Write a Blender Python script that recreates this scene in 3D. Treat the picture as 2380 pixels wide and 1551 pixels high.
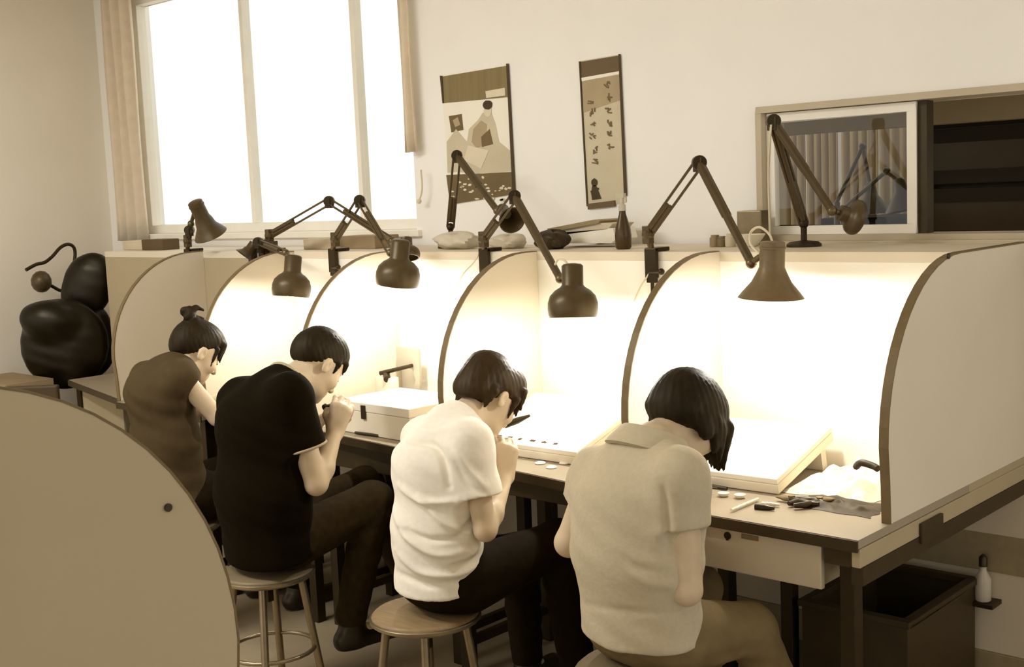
import bpy, bmesh, math, random
import numpy as np
from mathutils import Vector, Matrix
random.seed(7)
D = bpy.data
for o in list(D.objects): D.objects.remove(o)
SC = bpy.context.scene
COL = SC.collection
# ------------------------------------------------------------------ camera
F_PX = 2825.155
CX, CY = 1190.0, 775.5
ROT = np.array([[0.7373, 0.0456, -0.6740], [0.6744, -0.1125, 0.7297], [-0.0425, -0.9926, -0.1136]])
def _ortho():
    vx = np.array([-1900. - CX, 584. - CY, F_PX]); vy = np.array([3800. - CX, 340. - CY, F_PX])
    ex = -vx / np.linalg.norm(vx); ey = vy / np.linalg.norm(vy)
    return np.stack([ex, ey, np.cross(ex, ey)])
ROT = _ortho()
CAM = np.array([1.3220, -2.7420, 1.6000])
cd = D.cameras.new('camera'); cd.sensor_fit = 'HORIZONTAL'; cd.sensor_width = 36.0
cd.lens = 36.0 * F_PX / 2380.0; cd.clip_start = 0.05
cam = D.objects.new('camera', cd); COL.objects.link(cam)
m3 = Matrix([[ROT[i][0], -ROT[i][1], -ROT[i][2]] for i in range(3)])
cam.matrix_world = Matrix.Translation(Vector(CAM)) @ m3.to_4x4()
SC.camera = cam
# ------------------------------------------------------------------ world, lights, exposure
w = D.worlds.new('overcast_sky'); SC.world = w; w.use_nodes = True
w.node_tree.nodes['Background'].inputs[0].default_value = (1.0, 1.0, 0.97, 1)
w.node_tree.nodes['Background'].inputs[1].default_value = 1.3
SC.view_settings.view_transform = 'Standard'; SC.view_settings.look = 'None'
SC.view_settings.exposure = 0.0; SC.view_settings.gamma = 1.0
LAMP_W = 12.0
# ------------------------------------------------------------------ picture measurements -> places in the room
def ray(u, v): return ROT @ np.array([u - CX, v - CY, F_PX])
def PX(u, v, x): r = ray(u, v); return Vector(CAM + r * ((x - CAM[0]) / r[0]))
def PY(u, v, y): r = ray(u, v); return Vector(CAM + r * ((y - CAM[1]) / r[1]))
def PZ(u, v, z): r = ray(u, v); return Vector(CAM + r * ((z - CAM[2]) / r[2]))
def to_px(P):
    c = (np.asarray(P) - CAM) @ ROT
    return np.stack([CX + F_PX * c[:, 0] / c[:, 2], CY + F_PX * c[:, 1] / c[:, 2]], 1)
# ------------------------------------------------------------------ materials
def lin(c): c = c / 255.0; return c / 12.92 if c <= 0.04045 else ((c + 0.055) / 1.055) ** 2.4
MATS = {}
def mat(name, rgb, rough=0.6, var=0.06, scale=9.0, bump=0.0, metal=0.0, stretch=None, spec=0.5, trans=0.0, alpha=1.0, sheen=0.0):
    m = D.materials.new(name); m.use_nodes = True; nt = m.node_tree; b = nt.nodes['Principled BSDF']
    c = [lin(x) for x in rgb]
    b.inputs['Roughness'].default_value = rough; b.inputs['Metallic'].default_value = metal
    b.inputs['Specular IOR Level'].default_value = spec; b.inputs['Specular Tint'].default_value = (1, .87, .64, 1)
    if trans: b.inputs['Transmission Weight'].default_value = trans
    if alpha < 1: b.inputs['Alpha'].default_value = alpha
    if sheen: b.inputs['Sheen Weight'].default_value = sheen
    tc = nt.nodes.new('ShaderNodeTexCoord'); mp = nt.nodes.new('ShaderNodeMapping'); no = nt.nodes.new('ShaderNodeTexNoise')
    nt.links.new(tc.outputs['Object'], mp.inputs['Vector']); nt.links.new(mp.outputs['Vector'], no.inputs['Vector'])
    if stretch: mp.inputs['Scale'].default_value = stretch
    no.inputs['Scale'].default_value = scale; no.inputs['Detail'].default_value = 4
    rp = nt.nodes.new('ShaderNodeValToRGB')
    rp.color_ramp.elements[0].position = 0.3; rp.color_ramp.elements[1].position = 0.7
    rp.color_ramp.elements[0].color = (*[max(0, x * (1 - var)) for x in c], 1)
    rp.color_ramp.elements[1].color = (*[min(1, x * (1 + var)) for x in c], 1)
    nt.links.new(no.outputs['Fac'], rp.inputs['Fac']); nt.links.new(rp.outputs['Color'], b.inputs['Base Color'])
    if bump:
        bp = nt.nodes.new('ShaderNodeBump'); bp.inputs['Strength'].default_value = bump; bp.inputs['Distance'].default_value = 0.01
        nt.links.new(no.outputs['Fac'], bp.inputs['Height']); nt.links.new(bp.outputs['Normal'], b.inputs['Normal'])
    MATS[name] = m
    return m
mat('lower_wall_shade', (206, 190, 162), .8, .03, 3)
mat('wall_paint', (252, 249, 243), .85, .02, 3, .05)
mat('left_paint', (240, 230, 212), .85, .03, 2, .05)
mat('floor_tile', (150, 134, 108), .5, .08, 5)
mat('ceiling_paint', (238, 228, 208), .9, .02)
mat('white_frame', (250, 245, 232), .5, .03)
mat('grey_frame', (196, 182, 156), .5, .04)
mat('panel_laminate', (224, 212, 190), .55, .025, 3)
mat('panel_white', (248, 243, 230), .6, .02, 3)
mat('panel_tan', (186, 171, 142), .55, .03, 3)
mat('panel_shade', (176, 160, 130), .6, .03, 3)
mat('edge_brown', (112, 94, 64), .5, .1, 30)
mat('edge_tan', (150, 132, 98), .5, .08, 30)
mat('bench_top', (160, 147, 126), .45, .04, 6)
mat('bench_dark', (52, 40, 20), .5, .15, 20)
mat('bench_side', (176, 160, 128), .5, .04, 8)
mat('drawer_white', (200, 186, 160), .45, .04, 6)
mat('lamp_black', (74, 60, 37), .36, .12, 40)
mat('lamp_grey', (112, 94, 66), .4, .1, 40)
mat('lamp_metal', (108, 94, 70), .35, .1, 40, metal=.7)
mat('lamp_inside', (240, 232, 210), .5, .02)
mat('skin', (206, 184, 154), .5, .05, 25, .04)
mat('lip', (150, 112, 84), .5, .05)
mat('hair_black', (30, 21, 7), .6, .3, 60, .1, stretch=(1, 1, .2), spec=.22)
mat('hair_brown', (48, 34, 14), .55, .3, 60, .1, stretch=(1, 1, .2), spec=.25)
mat('eye_white', (215, 205, 185), .3, .02)
mat('eye_dark', (22, 14, 6), .2, .1)
mat('shirt_black', (15, 9, 1), .9, .15, 60, .1, spec=.08)
mat('stand_grey', (176, 166, 146), .6, .04)
mat('shirt_white', (240, 232, 216), .85, .03, 60, .1, spec=.1)
mat('shirt_tan', (194, 181, 154), .85, .04, 80, .12, spec=.1)
mat('shirt_brown', (72, 59, 39), .85, .08, 30, .1, spec=.1)
mat('collar_pale', (168, 152, 122), .8, .05, 60)
mat('trouser_dark', (24, 16, 4), .85, .2, 40, .1, spec=.1)
mat('trouser_grey', (44, 33, 16), .85, .2, 40, .1, spec=.1)
mat('trouser_khaki', (120, 103, 72), .8, .15, 14, .1, spec=.1)
mat('shoe_black', (22, 14, 5), .4, .2, 30)
mat('wood_seat', (138, 116, 84), .5, .15, 12, stretch=(1, 8, 1))
mat('seat_grey', (112, 98, 74), .5, .1, 12)
mat('steel', (150, 136, 110), .3, .08, 30, metal=.8)
mat('dark_steel', (44, 33, 16), .4, .12, 30, metal=.3)
mat('leather_black', (12, 7, 1), .36, .2, 30, .1, spec=.35)
mat('paper_white', (246, 240, 224), .7, .02)
mat('box_white', (240, 230, 208), .6, .03)
mat('carton_tan', (196, 180, 152), .75, .06, 12)
mat('carton_brown', (150, 130, 100), .75, .08, 12)
mat('box_dark', (92, 74, 52), .7, .1, 12)
mat('paper_grey', (206, 192, 166), .75, .04)
mat('tool_black', (40, 30, 14), .4, .15, 30)
mat('tool_grey', (132, 116, 88), .35, .1, 30, metal=.4)
mat('foil', (236, 226, 206), .35, .1, 50, .3)
mat('bag_dark', (52, 40, 22), .55, .2, 20, .2)
mat('plastic_bag', (226, 214, 190), .4, .05, 30, .3, alpha=.75)
mat('bottle_brown', (70, 54, 32), .25, .1)
mat('bottle_clear', (214, 202, 178), .2, .05, alpha=.7)
mat('poster_white', (250, 244, 228), .6, .02)
mat('poster_olive', (134, 118, 82), .6, .12, 12, stretch=(3, 1, .2))
mat('poster_dark', (112, 94, 64), .6, .1)
mat('poster_mid', (176, 158, 126), .6, .08)
mat('poster_pale', (228, 216, 190), .6, .05)
mat('poster_grey', (208, 196, 168), .6, .05)
mat('poster_ink', (66, 50, 30), .6, .1)
mat('poster_edge', (70, 56, 36), .6, .1)
mat('scroll_head', (104, 86, 60), .6, .06)
mat('curtain_cloth', (226, 210, 186), .9, .05, 20, .1)
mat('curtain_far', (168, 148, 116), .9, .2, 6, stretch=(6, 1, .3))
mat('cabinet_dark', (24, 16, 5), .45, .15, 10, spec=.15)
mat('cabinet_glass', (52, 39, 22), .25, .15, 4, spec=.2)
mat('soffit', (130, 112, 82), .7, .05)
mat('crate_dark', (56, 43, 24), .5, .12, 15)
mat('cord_pale', (222, 208, 178), .5, .05)
mat('cord_dark', (70, 56, 34), .5, .05)
mat('brass', (170, 150, 110), .3, .05, metal=.8)
def emis(name, rgb, s):
    m = D.materials.new(name); m.use_nodes = True; b = m.node_tree.nodes['Principled BSDF']
    b.inputs['Base Color'].default_value = (*rgb, 1); b.inputs['Emission Color'].default_value = (*rgb, 1)
    b.inputs['Emission Strength'].default_value = s; MATS[name] = m
emis('bulb_glow', (1, .96, .8), 6.0)
emis('fill_tube_emit', (1, .97, .84), 3.0)
def glass_mat():
    m = D.materials.new('window_glass'); m.use_nodes = True; nt = m.node_tree
    out = nt.nodes['Material Output']; nt.nodes.remove(nt.nodes['Principled BSDF'])
    t = nt.nodes.new('ShaderNodeBsdfTransparent'); g = nt.nodes.new('ShaderNodeBsdfGlossy'); mx = nt.nodes.new('ShaderNodeMixShader')
    t.inputs[0].default_value = (.97, .97, .95, 1); g.inputs['Roughness'].default_value = .03
    fr = nt.nodes.new('ShaderNodeFresnel'); fr.inputs[0].default_value = 1.5
    ge = nt.nodes.new('ShaderNodeNewGeometry'); ma = nt.nodes.new('ShaderNodeMath'); ma.operation = 'SUBTRACT'; ma.inputs[0].default_value = 1.0; mu = nt.nodes.new('ShaderNodeMath'); mu.operation = 'MULTIPLY'
    nt.links.new(ge.outputs['Backfacing'], ma.inputs[1]); nt.links.new(ma.outputs[0], mu.inputs[0]); nt.links.new(fr.outputs[0], mu.inputs[1]); nt.links.new(mu.outputs[0], mx.inputs[0]); nt.links.new(t.outputs[0], mx.inputs[1]); nt.links.new(g.outputs[0], mx.inputs[2])
    nt.links.new(mx.outputs[0], out.inputs[0]); MATS['window_glass'] = m
glass_mat()
# ------------------------------------------------------------------ mesh helpers
ORG = {}
class MB:
    def __init__(s): s.v = []; s.f = []; s.m = []; s.cur = 0
    def add(s, vs, fs):
        n = len(s.v); s.v += [Vector(p) for p in vs]; s.f += [tuple(i + n for i in f) for f in fs]; s.m += [s.cur] * len(fs); return s
    def box(s, x0, x1, y0, y1, z0, z1, M=None):
        vs = [Vector((x, y, z)) for x in (x0, x1) for y in (y0, y1) for z in (z0, z1)]
        if M is not None: vs = [M @ p for p in vs]
        return s.add(vs, [(0, 1, 3, 2), (4, 6, 7, 5), (0, 4, 5, 1), (2, 3, 7, 6), (0, 2, 6, 4), (1, 5, 7, 3)])
    def cyl(s, a, b, r0, r1=None, n=16, caps=True):
        return s.rings([a, b], [r0, r0 if r1 is None else r1], n, caps)
    def rings(s, pts, rad, n=12, caps=True, flat=None):
        pts = [Vector(p) for p in pts]; vs = []; fs = []
        up = None
        for i, p in enumerate(pts):
            d = (pts[min(i + 1, len(pts) - 1)] - pts[max(i - 1, 0)])
            d = d.normalized() if d.length > 1e-9 else Vector((0, 0, 1))
            if up is None: up = Vector((0, 0, 1)) if abs(d.z) < .9 else Vector((0, 1, 0))
            x = d.cross(up); x = x.normalized() if x.length > 1e-6 else Vector((1, 0, 0)); y = x.cross(d).normalized(); up = y
            r = rad[i] if hasattr(rad, '__len__') else rad
            for k in range(n):
                a = 2 * math.pi * k / n; vs.append(p + x * (math.cos(a) * r) + y * (math.sin(a) * r * (flat or 1)))
        for i in range(len(pts) - 1):
            for k in range(n):
                k2 = (k + 1) % n; fs.append((i * n + k, i * n + k2, (i + 1) * n + k2, (i + 1) * n + k))
        if caps:
            fs.append(tuple(range(n))[::-1]); fs.append(tuple((len(pts) - 1) * n + k for k in range(n)))
        return s.add(vs, fs)
    def tube(s, pts, r, n=8, sub=4):
        return s.rings(spline(pts, sub) if sub > 1 else pts, r, n)
    def lathe(s, prof, o=(0, 0, 0), axis=(0, 0, 1), n=28, ref=None):
        # prof: (radius, distance along axis)
        o = Vector(o); ax = Vector(axis).normalized()
        x = ax.cross(Vector((0, 0, 1)) if abs(ax.z) < .9 else Vector((0, 1, 0))).normalized(); y = ax.cross(x)
        vs = []; fs = []; m = len(prof)
        for r, t in prof:
            for k in range(n):
                a = 2 * math.pi * k / n; vs.append(o + ax * t + x * (r * math.cos(a)) + y * (r * math.sin(a)))
        for i in range(m - 1):
            for k in range(n):
                k2 = (k + 1) % n; fs.append((i * n + k, i * n + k2, (i + 1) * n + k2, (i + 1) * n + k))
        if prof[0][0] > 1e-6: fs.append(tuple(range(n))[::-1])
        if prof[-1][0] > 1e-6: fs.append(tuple((m - 1) * n + k for k in range(n)))
        return s.add(vs, fs)
    def prism(s, poly, off):
        # closed polygon of 3D points pushed along vector off
        n = len(poly); off = Vector(off); vs = [Vector(p) for p in poly] + [Vector(p) + off for p in poly]
        fs = [tuple(range(n)), tuple(range(2 * n - 1, n - 1, -1))] + [(i, i + n, (i + 1) % n + n, (i + 1) % n) for i in range(n)]
        return s.add(vs, fs)
    def ball(s, c, r, n=14, M=None):
        r = Vector((r, r, r)) if not hasattr(r, '__len__') else Vector(r); c = Vector(c); vs = []; fs = []; h = n // 2
        for i in range(h + 1):
            t = math.pi * i / h
            for k in range(n):
                a = 2 * math.pi * k / n
                p = Vector((r.x * math.sin(t) * math.cos(a), r.y * math.sin(t) * math.sin(a), r.z * math.cos(t)))
                if M is not None: p = M @ p
                vs.append(c + p)
        for i in range(h):
            for k in range(n):
                k2 = (k + 1) % n; fs.append((i * n + k, (i + 1) * n + k, (i + 1) * n + k2, i * n + k2))
        return s.add(vs, fs)
    def build(s, name, mats, parent=None, smooth=False, bevel=0.0, origin=None, merge=True):
        if isinstance(mats, str): mats = [mats]
        if parent is not None: o0 = ORG[parent.name]
        elif origin is not None: o0 = Vector(origin)
        else:
            lo = [min(p[i] for p in s.v) for i in range(3)]; hi = [max(p[i] for p in s.v) for i in range(3)]
            o0 = Vector(((lo[0] + hi[0]) / 2, (lo[1] + hi[1]) / 2, lo[2]))
        me = D.meshes.new(name); me.from_pydata([p - o0 for p in s.v], [], s.f)
        for k in mats: me.materials.append(MATS[k])
        me.polygons.foreach_set('material_index', s.m)
        bm = bmesh.new(); bm.from_mesh(me)
        if merge: bmesh.ops.remove_doubles(bm, verts=bm.verts, dist=1e-6)
        bmesh.ops.recalc_face_normals(bm, faces=bm.faces)
        if bevel:
            es = [e for e in bm.edges if len(e.link_faces) == 2 and e.calc_face_angle(0) > .7]
            bmesh.ops.bevel(bm, geom=es, offset=bevel, segments=2, profile=.6, affect='EDGES', clamp_overlap=True)
        bm.to_mesh(me); bm.free()
        if smooth:
            me.polygons.foreach_set('use_smooth', [True] * len(me.polygons))
            me.set_sharp_from_angle(angle=math.radians(50))
        return link(name, me, parent, o0)
def link(name, me, parent, o0):
    o = D.objects.new(name, me); COL.objects.link(o)
    if parent is not None: o.parent = parent
    else: o.location = o0
    ORG[o.name] = o0
    return o
def spline(pts, sub=6):
    P = [Vector(p) for p in pts]; out = []
    for i in range(len(P) - 1):
        p0 = P[max(i - 1, 0)]; p1 = P[i]; p2 = P[i + 1]; p3 = P[min(i + 2, len(P) - 1)]
        for k in range(sub):
            t = k / sub
            out.append(.5 * ((2 * p1) + (p2 - p0) * t + (2 * p0 - 5 * p1 + 4 * p2 - p3) * t * t + (3 * p1 - p0 - 3 * p2 + p3) * t ** 3))
    out.append(P[-1]); return out
def tag(o, label, cat, group=None, kind=None):
    if label: o['label'] = label
    if cat: o['category'] = cat
    if group: o['group'] = group
    if kind: o['kind'] = kind
    return o
def thing(name, label, cat, loc, group=None):
    o = D.objects.new(name, None); COL.objects.link(o); o.location = loc; o.empty_display_size = .05
    ORG[o.name] = Vector(loc); return tag(o, label, cat, group)
def struct(o): o['kind'] = 'structure'; return o
def dup(root, loc, label, group=None):
    def cp(o, par):
        c = o.copy(); COL.objects.link(c)
        if par is not None: c.parent = par
        for ch in [k for k in D.objects if k.parent == o]: cp(ch, c)
        return c
    r = cp(root, None); r.location = loc; r['label'] = label
    if group: r['group'] = group
    return r
V = Vector
# ------------------------------------------------------------------ signed-distance bodies (one continuous surface each)
class SDF:
    def __init__(s, h): s.h = h; s.ops = []
    def add(s, prim, k=.02, op='u'): s.ops.append((prim, k, op)); return s
    def mesh(s, grow=0.0):
        h = s.h; us = [p for p, k, o in s.ops if o == 'u']
        lo = np.min([p[1] for p in us], 0) - 4 * h; hi = np.max([p[2] for p in us], 0) + 4 * h
        n = np.ceil((hi - lo) / h).astype(int) + 1
        Fd = np.full(n, .08, np.float32)
        for (fn, a, b), k, op in s.ops:
            m = k + 3 * h + .01
            i0 = np.clip(np.floor((a - m - lo) / h).astype(int), 0, n); i1 = np.clip(np.ceil((b + m - lo) / h).astype(int) + 1, 0, n)
            if np.any(i1 <= i0): continue
            ax = [(lo[j] + h * np.arange(i0[j], i1[j])).astype(np.float32) for j in range(3)]
            X, Y, Z = np.meshgrid(*ax, indexing='ij')
            d = fn(np.stack([X, Y, Z], -1)).astype(np.float32)
            sl = tuple(slice(i0[j], i1[j]) for j in range(3)); A = Fd[sl]
            if op == 'u':
                hh = np.clip(.5 + .5 * (A - d) / k, 0, 1); Fd[sl] = A * (1 - hh) + d * hh - k * hh * (1 - hh)
            else:
                d = -d; hh = np.clip(.5 - .5 * (A - d) / k, 0, 1); Fd[sl] = A * (1 - hh) + d * hh + k * hh * (1 - hh)
        return nets(Fd - grow, lo, h)
def nets(Fd, lo, h):
    S = Fd < 0; nx, ny, nz = Fd.shape
    c = np.zeros((nx - 1, ny - 1, nz - 1), np.int8)
    for i in (0, 1):
        for j in (0, 1):
            for k in (0, 1): c += S[i:nx - 1 + i, j:ny - 1 + j, k:nz - 1 + k]
    act = (c > 0) & (c < 8); idx = np.argwhere(act)
    ID = np.full(act.shape, -1, np.int64); ID[act] = np.arange(len(idx))
    acc = np.zeros((len(idx), 3)); cnt = np.zeros(len(idx))
    I, J, K = idx.T
    cor = [(i, j, k) for i in (0, 1) for j in (0, 1) for k in (0, 1)]
    for a in cor:
        for ax in range(3):
            if a[ax]: continue
            b = list(a); b[ax] = 1
            fa = Fd[I + a[0], J + a[1], K + a[2]]; fb = Fd[I + b[0], J + b[1], K + b[2]]
            x = (fa < 0) != (fb < 0); t = np.where(x, fa / np.where(x, fa - fb, 1), 0)
            p = np.tile(np.array(a, float), (len(idx), 1)); p[:, ax] += t
            acc += p * x[:, None]; cnt += x
    vs = (idx + acc / cnt[:, None]) * h + lo
    fs = []
    for ax in range(3):
        o1, o2 = [(1, 2), (2, 0), (0, 1)][ax]
        sl0 = [slice(None)] * 3; sl1 = [slice(None)] * 3; sl0[ax] = slice(0, -1); sl1[ax] = slice(1, None)
        A = S[tuple(sl0)]; B = S[tuple(sl1)]
        e = np.argwhere(A != B)
        e = e[(e[:, o1] > 0) & (e[:, o2] > 0) & (e[:, o1] < Fd.shape[o1] - 1) & (e[:, o2] < Fd.shape[o2] - 1)]
        flip = A[tuple(e.T)]
        q = []
        for d1, d2 in ((-1, -1), (0, -1), (0, 0), (-1, 0)):
            t = e.copy(); t[:, o1] += d1; t[:, o2] += d2; q.append(ID[tuple(t.T)])
        q = np.stack(q, 1); q[~flip] = q[~flip][:, ::-1]; fs.append(q)
    return vs, np.concatenate(fs)
def np3(p): return np.array(p, float)
def rc(a, b, ra, rb, lat=None, s=1.0):
    a, b = np3(a), np3(b); ba = b - a; L = max(ba @ ba, 1e-12); l = None if lat is None else np3(lat)
    def fn(P):
        q = P - a
        if l is not None: q = q - (q @ l)[..., None] * l * (1 - 1 / s)
        t = np.clip(q @ ba / L, 0, 1)
        return np.linalg.norm(q - t[..., None] * ba, axis=-1) - (ra + (rb - ra) * t)
    r = max(ra, rb) * max(s, 1)
    return fn, np.minimum(a, b) - r, np.maximum(a, b) + r
def ell(c, r, R=None):
    c, r = np3(c), np3(r); R = np.eye(3) if R is None else R   # columns = axes
    def fn(P):
        q = (P - c) @ R; k0 = np.linalg.norm(q / r, axis=-1); k1 = np.linalg.norm(q / (r * r), axis=-1)
        return k0 * (k0 - 1) / np.maximum(k1, 1e-6)
    e = np.abs(R) @ r
    return fn, c - e, c + e
def half(n, p, lo, hi):
    n = np3(n); n = n / np.linalg.norm(n); p = np3(p)
    return (lambda P: (P - p) @ n), np3(lo), np3(hi)
def blob(name, mats, sd, parent, disp=None, smooth_it=2, midx=None):
    vs, fs = sd.mesh()
    if smooth_it:
        E = np.concatenate([fs[:, [0, 1]], fs[:, [1, 2]], fs[:, [2, 3]], fs[:, [3, 0]]])
        for _ in range(smooth_it):
            a = np.zeros_like(vs); c = np.zeros(len(vs))
            for i in range(3): a[:, i] = np.bincount(E[:, 0], vs[E[:, 1], i], len(vs)) + np.bincount(E[:, 1], vs[E[:, 0], i], len(vs))
            c = np.bincount(E[:, 0], minlength=len(vs)) + np.bincount(E[:, 1], minlength=len(vs))
            vs = vs * .5 + .5 * a / np.maximum(c, 1)[:, None]
    if disp is not None:
        n = np.zeros_like(vs); fn = np.cross(vs[fs[:, 2]] - vs[fs[:, 0]], vs[fs[:, 3]] - vs[fs[:, 1]])
        for k in range(4):
            for i in range(3): n[:, i] += np.bincount(fs[:, k], fn[:, i], len(vs))
        n /= np.maximum(np.linalg.norm(n, axis=1), 1e-9)[:, None]
        vs = vs + n * disp(vs, n)[:, None]
    o0 = np3(ORG[parent.name])
    me = D.meshes.new(name); me.from_pydata((vs - o0).tolist(), [], fs.tolist())
    mats = [mats] if isinstance(mats, str) else mats
    for k in mats: me.materials.append(MATS[k])
    if midx is not None: me.polygons.foreach_set('material_index', midx(vs[fs].mean(1)).astype(int))
    me.polygons.foreach_set('use_smooth', [True] * len(me.polygons))
    return link(name, me, parent, V(o0))
# ================================================================== THE SETTING
WY = 0.95                                   # inner face of the back wall
def wall_with_holes(name, m, x0, x1, z0, z1, y0, y1, holes):
    xs = sorted({x0, x1, *[h[0] for h in holes], *[h[1] for h in holes]}); zs = sorted({z0, z1, *[h[2] for h in holes], *[h[3] for h in holes]})
    b = MB()
    for i in range(len(xs) - 1):
        for j in range(len(zs) - 1):
            cx, cz = (xs[i] + xs[i + 1]) / 2, (zs[j] + zs[j + 1]) / 2
            if any(h[0] < cx < h[1] and h[2] < cz < h[3] for h in holes): continue
            b.box(xs[i], xs[i + 1], y0, y1, zs[j], zs[j + 1])
    return struct(b.build(name, m))
W1 = (-4.93, -2.63, 1.463, 2.78); W2 = (-.90, 1.15, 1.40, 1.86)
wall_with_holes('wall_back', 'wall_paint', -5.40, 2.6, 0, 2.95, WY, WY + .16, [W1, W2])
struct(MB().box(-5.40, -5.25, -5.5, WY, 0, 2.95).build('wall_left', 'left_paint'))
struct(MB().box(-5.40, 2.6, -5.5, 3.2, -.1, 0).build('floor', 'floor_tile'))
struct(MB().box(2.6, 2.75, -5.5, -1.3, 0, 2.95).build('wall_right', 'left_paint'))
struct(MB().box(-5.40, 2.6, -5.5, WY + .16, 2.95, 3.05).build('ceiling', 'ceiling_paint'))
b = MB(); b.box(-5.25, 2.6, WY - .012, WY, 0, .11)
struct(b.build('baseboard_back', 'edge_tan', bevel=.003))
struct(MB().box(-5.25, -5.238, -5.5, WY - .02, 0, .11).build('baseboard_left', 'edge_tan', bevel=.003))
# window 1: the bright one
def frame(b, x0, x1, z0, z1, y0, y1, t):
    b.box(x0, x1, y0, y1, z0, z0 + t); b.box(x0, x1, y0, y1, z1 - t, z1); b.box(x0, x0 + t, y0, y1, z0 + t, z1 - t); b.box(x1 - t, x1, y0, y1, z0 + t, z1 - t)
b = MB(); frame(b, W1[0], W1[1], W1[2], W1[3], 1.0, 1.06, .045)
win1 = struct(b.build('window_1', 'white_frame', bevel=.004))
b = MB()
for u in (585, 840):
    x = PY(u, 300, 1.03).x; b.box(x - .014, x + .014, 1.005, 1.055, W1[2] + .045, W1[3] - .045)
b.build('mullion', 'white_frame', win1, bevel=.003)
MB().box(W1[0] + .04, W1[1] - .04, 1.028, 1.032, W1[2] + .04, W1[3] - .04).build('pane', 'window_glass', win1)
MB().box(W1[0] - .03, W1[1] + .03, .925, 1.0, W1[2] - .03, W1[2] - .001).build('window_sill', 'white_frame', win1, bevel=.004)
# window 2: the sliding window to the next room
b = MB(); frame(b, W2[0], W2[1], W2[2], W2[3], .935, 1.09, .022)
win2 = struct(b.build('window_2', 'grey_frame', bevel=.003))
xs = PY(2122, 400, .99).x; xl = W2[0] + .024
b = MB(); frame(b, xl, xs + .02, W2[2] + .022, W2[3] - .024, .965, .995, .030); b.build('sliding_sash', 'white_frame', win2, bevel=.003)
MB().box(xl + .028, xs - .008, .978, .982, W2[2] + .05, W2[3] - .052).build('pane', 'window_glass', win2)
b = MB(); b.box(xs + .022, xs + .05, .98, 1.03, W2[2] + .022, W2[3] - .024); b.build('dark_stile', 'bench_dark', win2)
b = MB(); b.box(W2[0] - .01, W2[1] + .01, .90, .935, W2[2] - .035, W2[2] + .004); b.build('window_sill', 'grey_frame', win2, bevel=.003)
# the next room, as far as the sliding window shows it
struct(MB().box(-2.6, 1.6, 2.60, 2.7, 0, 2.6).build('wall_far', 'wall_paint'))
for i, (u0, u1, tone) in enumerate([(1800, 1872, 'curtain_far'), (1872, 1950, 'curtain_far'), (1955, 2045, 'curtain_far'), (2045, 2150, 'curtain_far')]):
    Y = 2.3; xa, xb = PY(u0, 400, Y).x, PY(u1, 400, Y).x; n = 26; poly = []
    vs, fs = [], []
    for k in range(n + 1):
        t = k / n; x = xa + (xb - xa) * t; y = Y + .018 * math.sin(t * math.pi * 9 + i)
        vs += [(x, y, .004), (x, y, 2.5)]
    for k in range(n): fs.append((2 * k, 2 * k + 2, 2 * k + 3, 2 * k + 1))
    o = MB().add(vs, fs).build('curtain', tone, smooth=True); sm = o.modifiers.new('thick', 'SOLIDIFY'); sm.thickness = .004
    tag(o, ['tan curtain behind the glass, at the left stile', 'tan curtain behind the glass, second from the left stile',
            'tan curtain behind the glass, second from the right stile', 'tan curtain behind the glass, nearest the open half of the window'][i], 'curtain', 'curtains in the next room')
MB_ = MB()
t = thing('cabinet', 'dark cabinet with glass doors seen through the open half of the window', 'cabinet', PY(2230, 560, 1.5) * 1)
Y = 1.5; a = PY(2120, 285, Y); c = PY(2560, 560, Y); zt = a.z; zb = 0.0
ORG[t.name] = V(((a.x + c.x) / 2, Y + .2, 0)); t.location = ORG[t.name]
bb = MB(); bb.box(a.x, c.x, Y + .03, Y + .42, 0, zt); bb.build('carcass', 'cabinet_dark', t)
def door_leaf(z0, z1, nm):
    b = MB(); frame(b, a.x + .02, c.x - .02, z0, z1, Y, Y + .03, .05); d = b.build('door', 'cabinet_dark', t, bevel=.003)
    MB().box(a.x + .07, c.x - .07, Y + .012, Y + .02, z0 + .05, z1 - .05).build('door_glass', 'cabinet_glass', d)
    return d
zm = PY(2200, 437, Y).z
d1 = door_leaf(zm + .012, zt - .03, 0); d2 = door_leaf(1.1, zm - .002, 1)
h = PY(2151, 432, Y - .02); b = MB(); b.ball(h, .013); b.cyl(h + V((0, .02, 0)), h, .006); b.cyl(h, h + V((.01, -.005, .03)), .007, .006); b.build('handle', 'brass', d1, smooth=True)
struct(MB().box(-1.2, 1.6, 1.34, 1.42, PY(2220, 287, 1.38).z, 2.6).build('trim_1', 'soffit'))
# added lamp shapes stand for reflections in the pane; dark cupboard behind it
def lamp_reflection_shape(name, label, pts, head, group):
    P = [PY(u, v, y) for u, v, y in pts]
    t = thing(name, label, 'lamp', (P[0].x, P[0].y, 0), group)
    b = MB(); b.cyl((P[0].x, P[0].y, .0), (P[0].x, P[0].y, .03), .12); b.cyl((P[0].x, P[0].y, .03), P[0], .012); b.build('stand', 'lamp_black', t, smooth=True)
    for i in range(len(P) - 1):
        b = MB(); b.cyl(P[i], P[i + 1], .008); b.ball(P[i + 1], .016); b.build('arm', 'lamp_black', t, smooth=True)
    hp = PY(*head); b = MB(); b.lathe([(.02, 0), (.028, .04), (.075, .11), (.075, .115), (.02, .05)], P[-1], hp - P[-1]); b.build('lamp_shade', 'lamp_black', t, smooth=True)
lamp_reflection_shape('lamp_reflection', 'thin dark lamp shape with a tall peaked arm, standing for a reflection in the window glass', [(1945, 470, 1.75), (2005, 340, 1.75), (2022, 430, 1.75)], (2024, 460, 1.75), 'lamp shapes for reflections in the glass')
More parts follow.
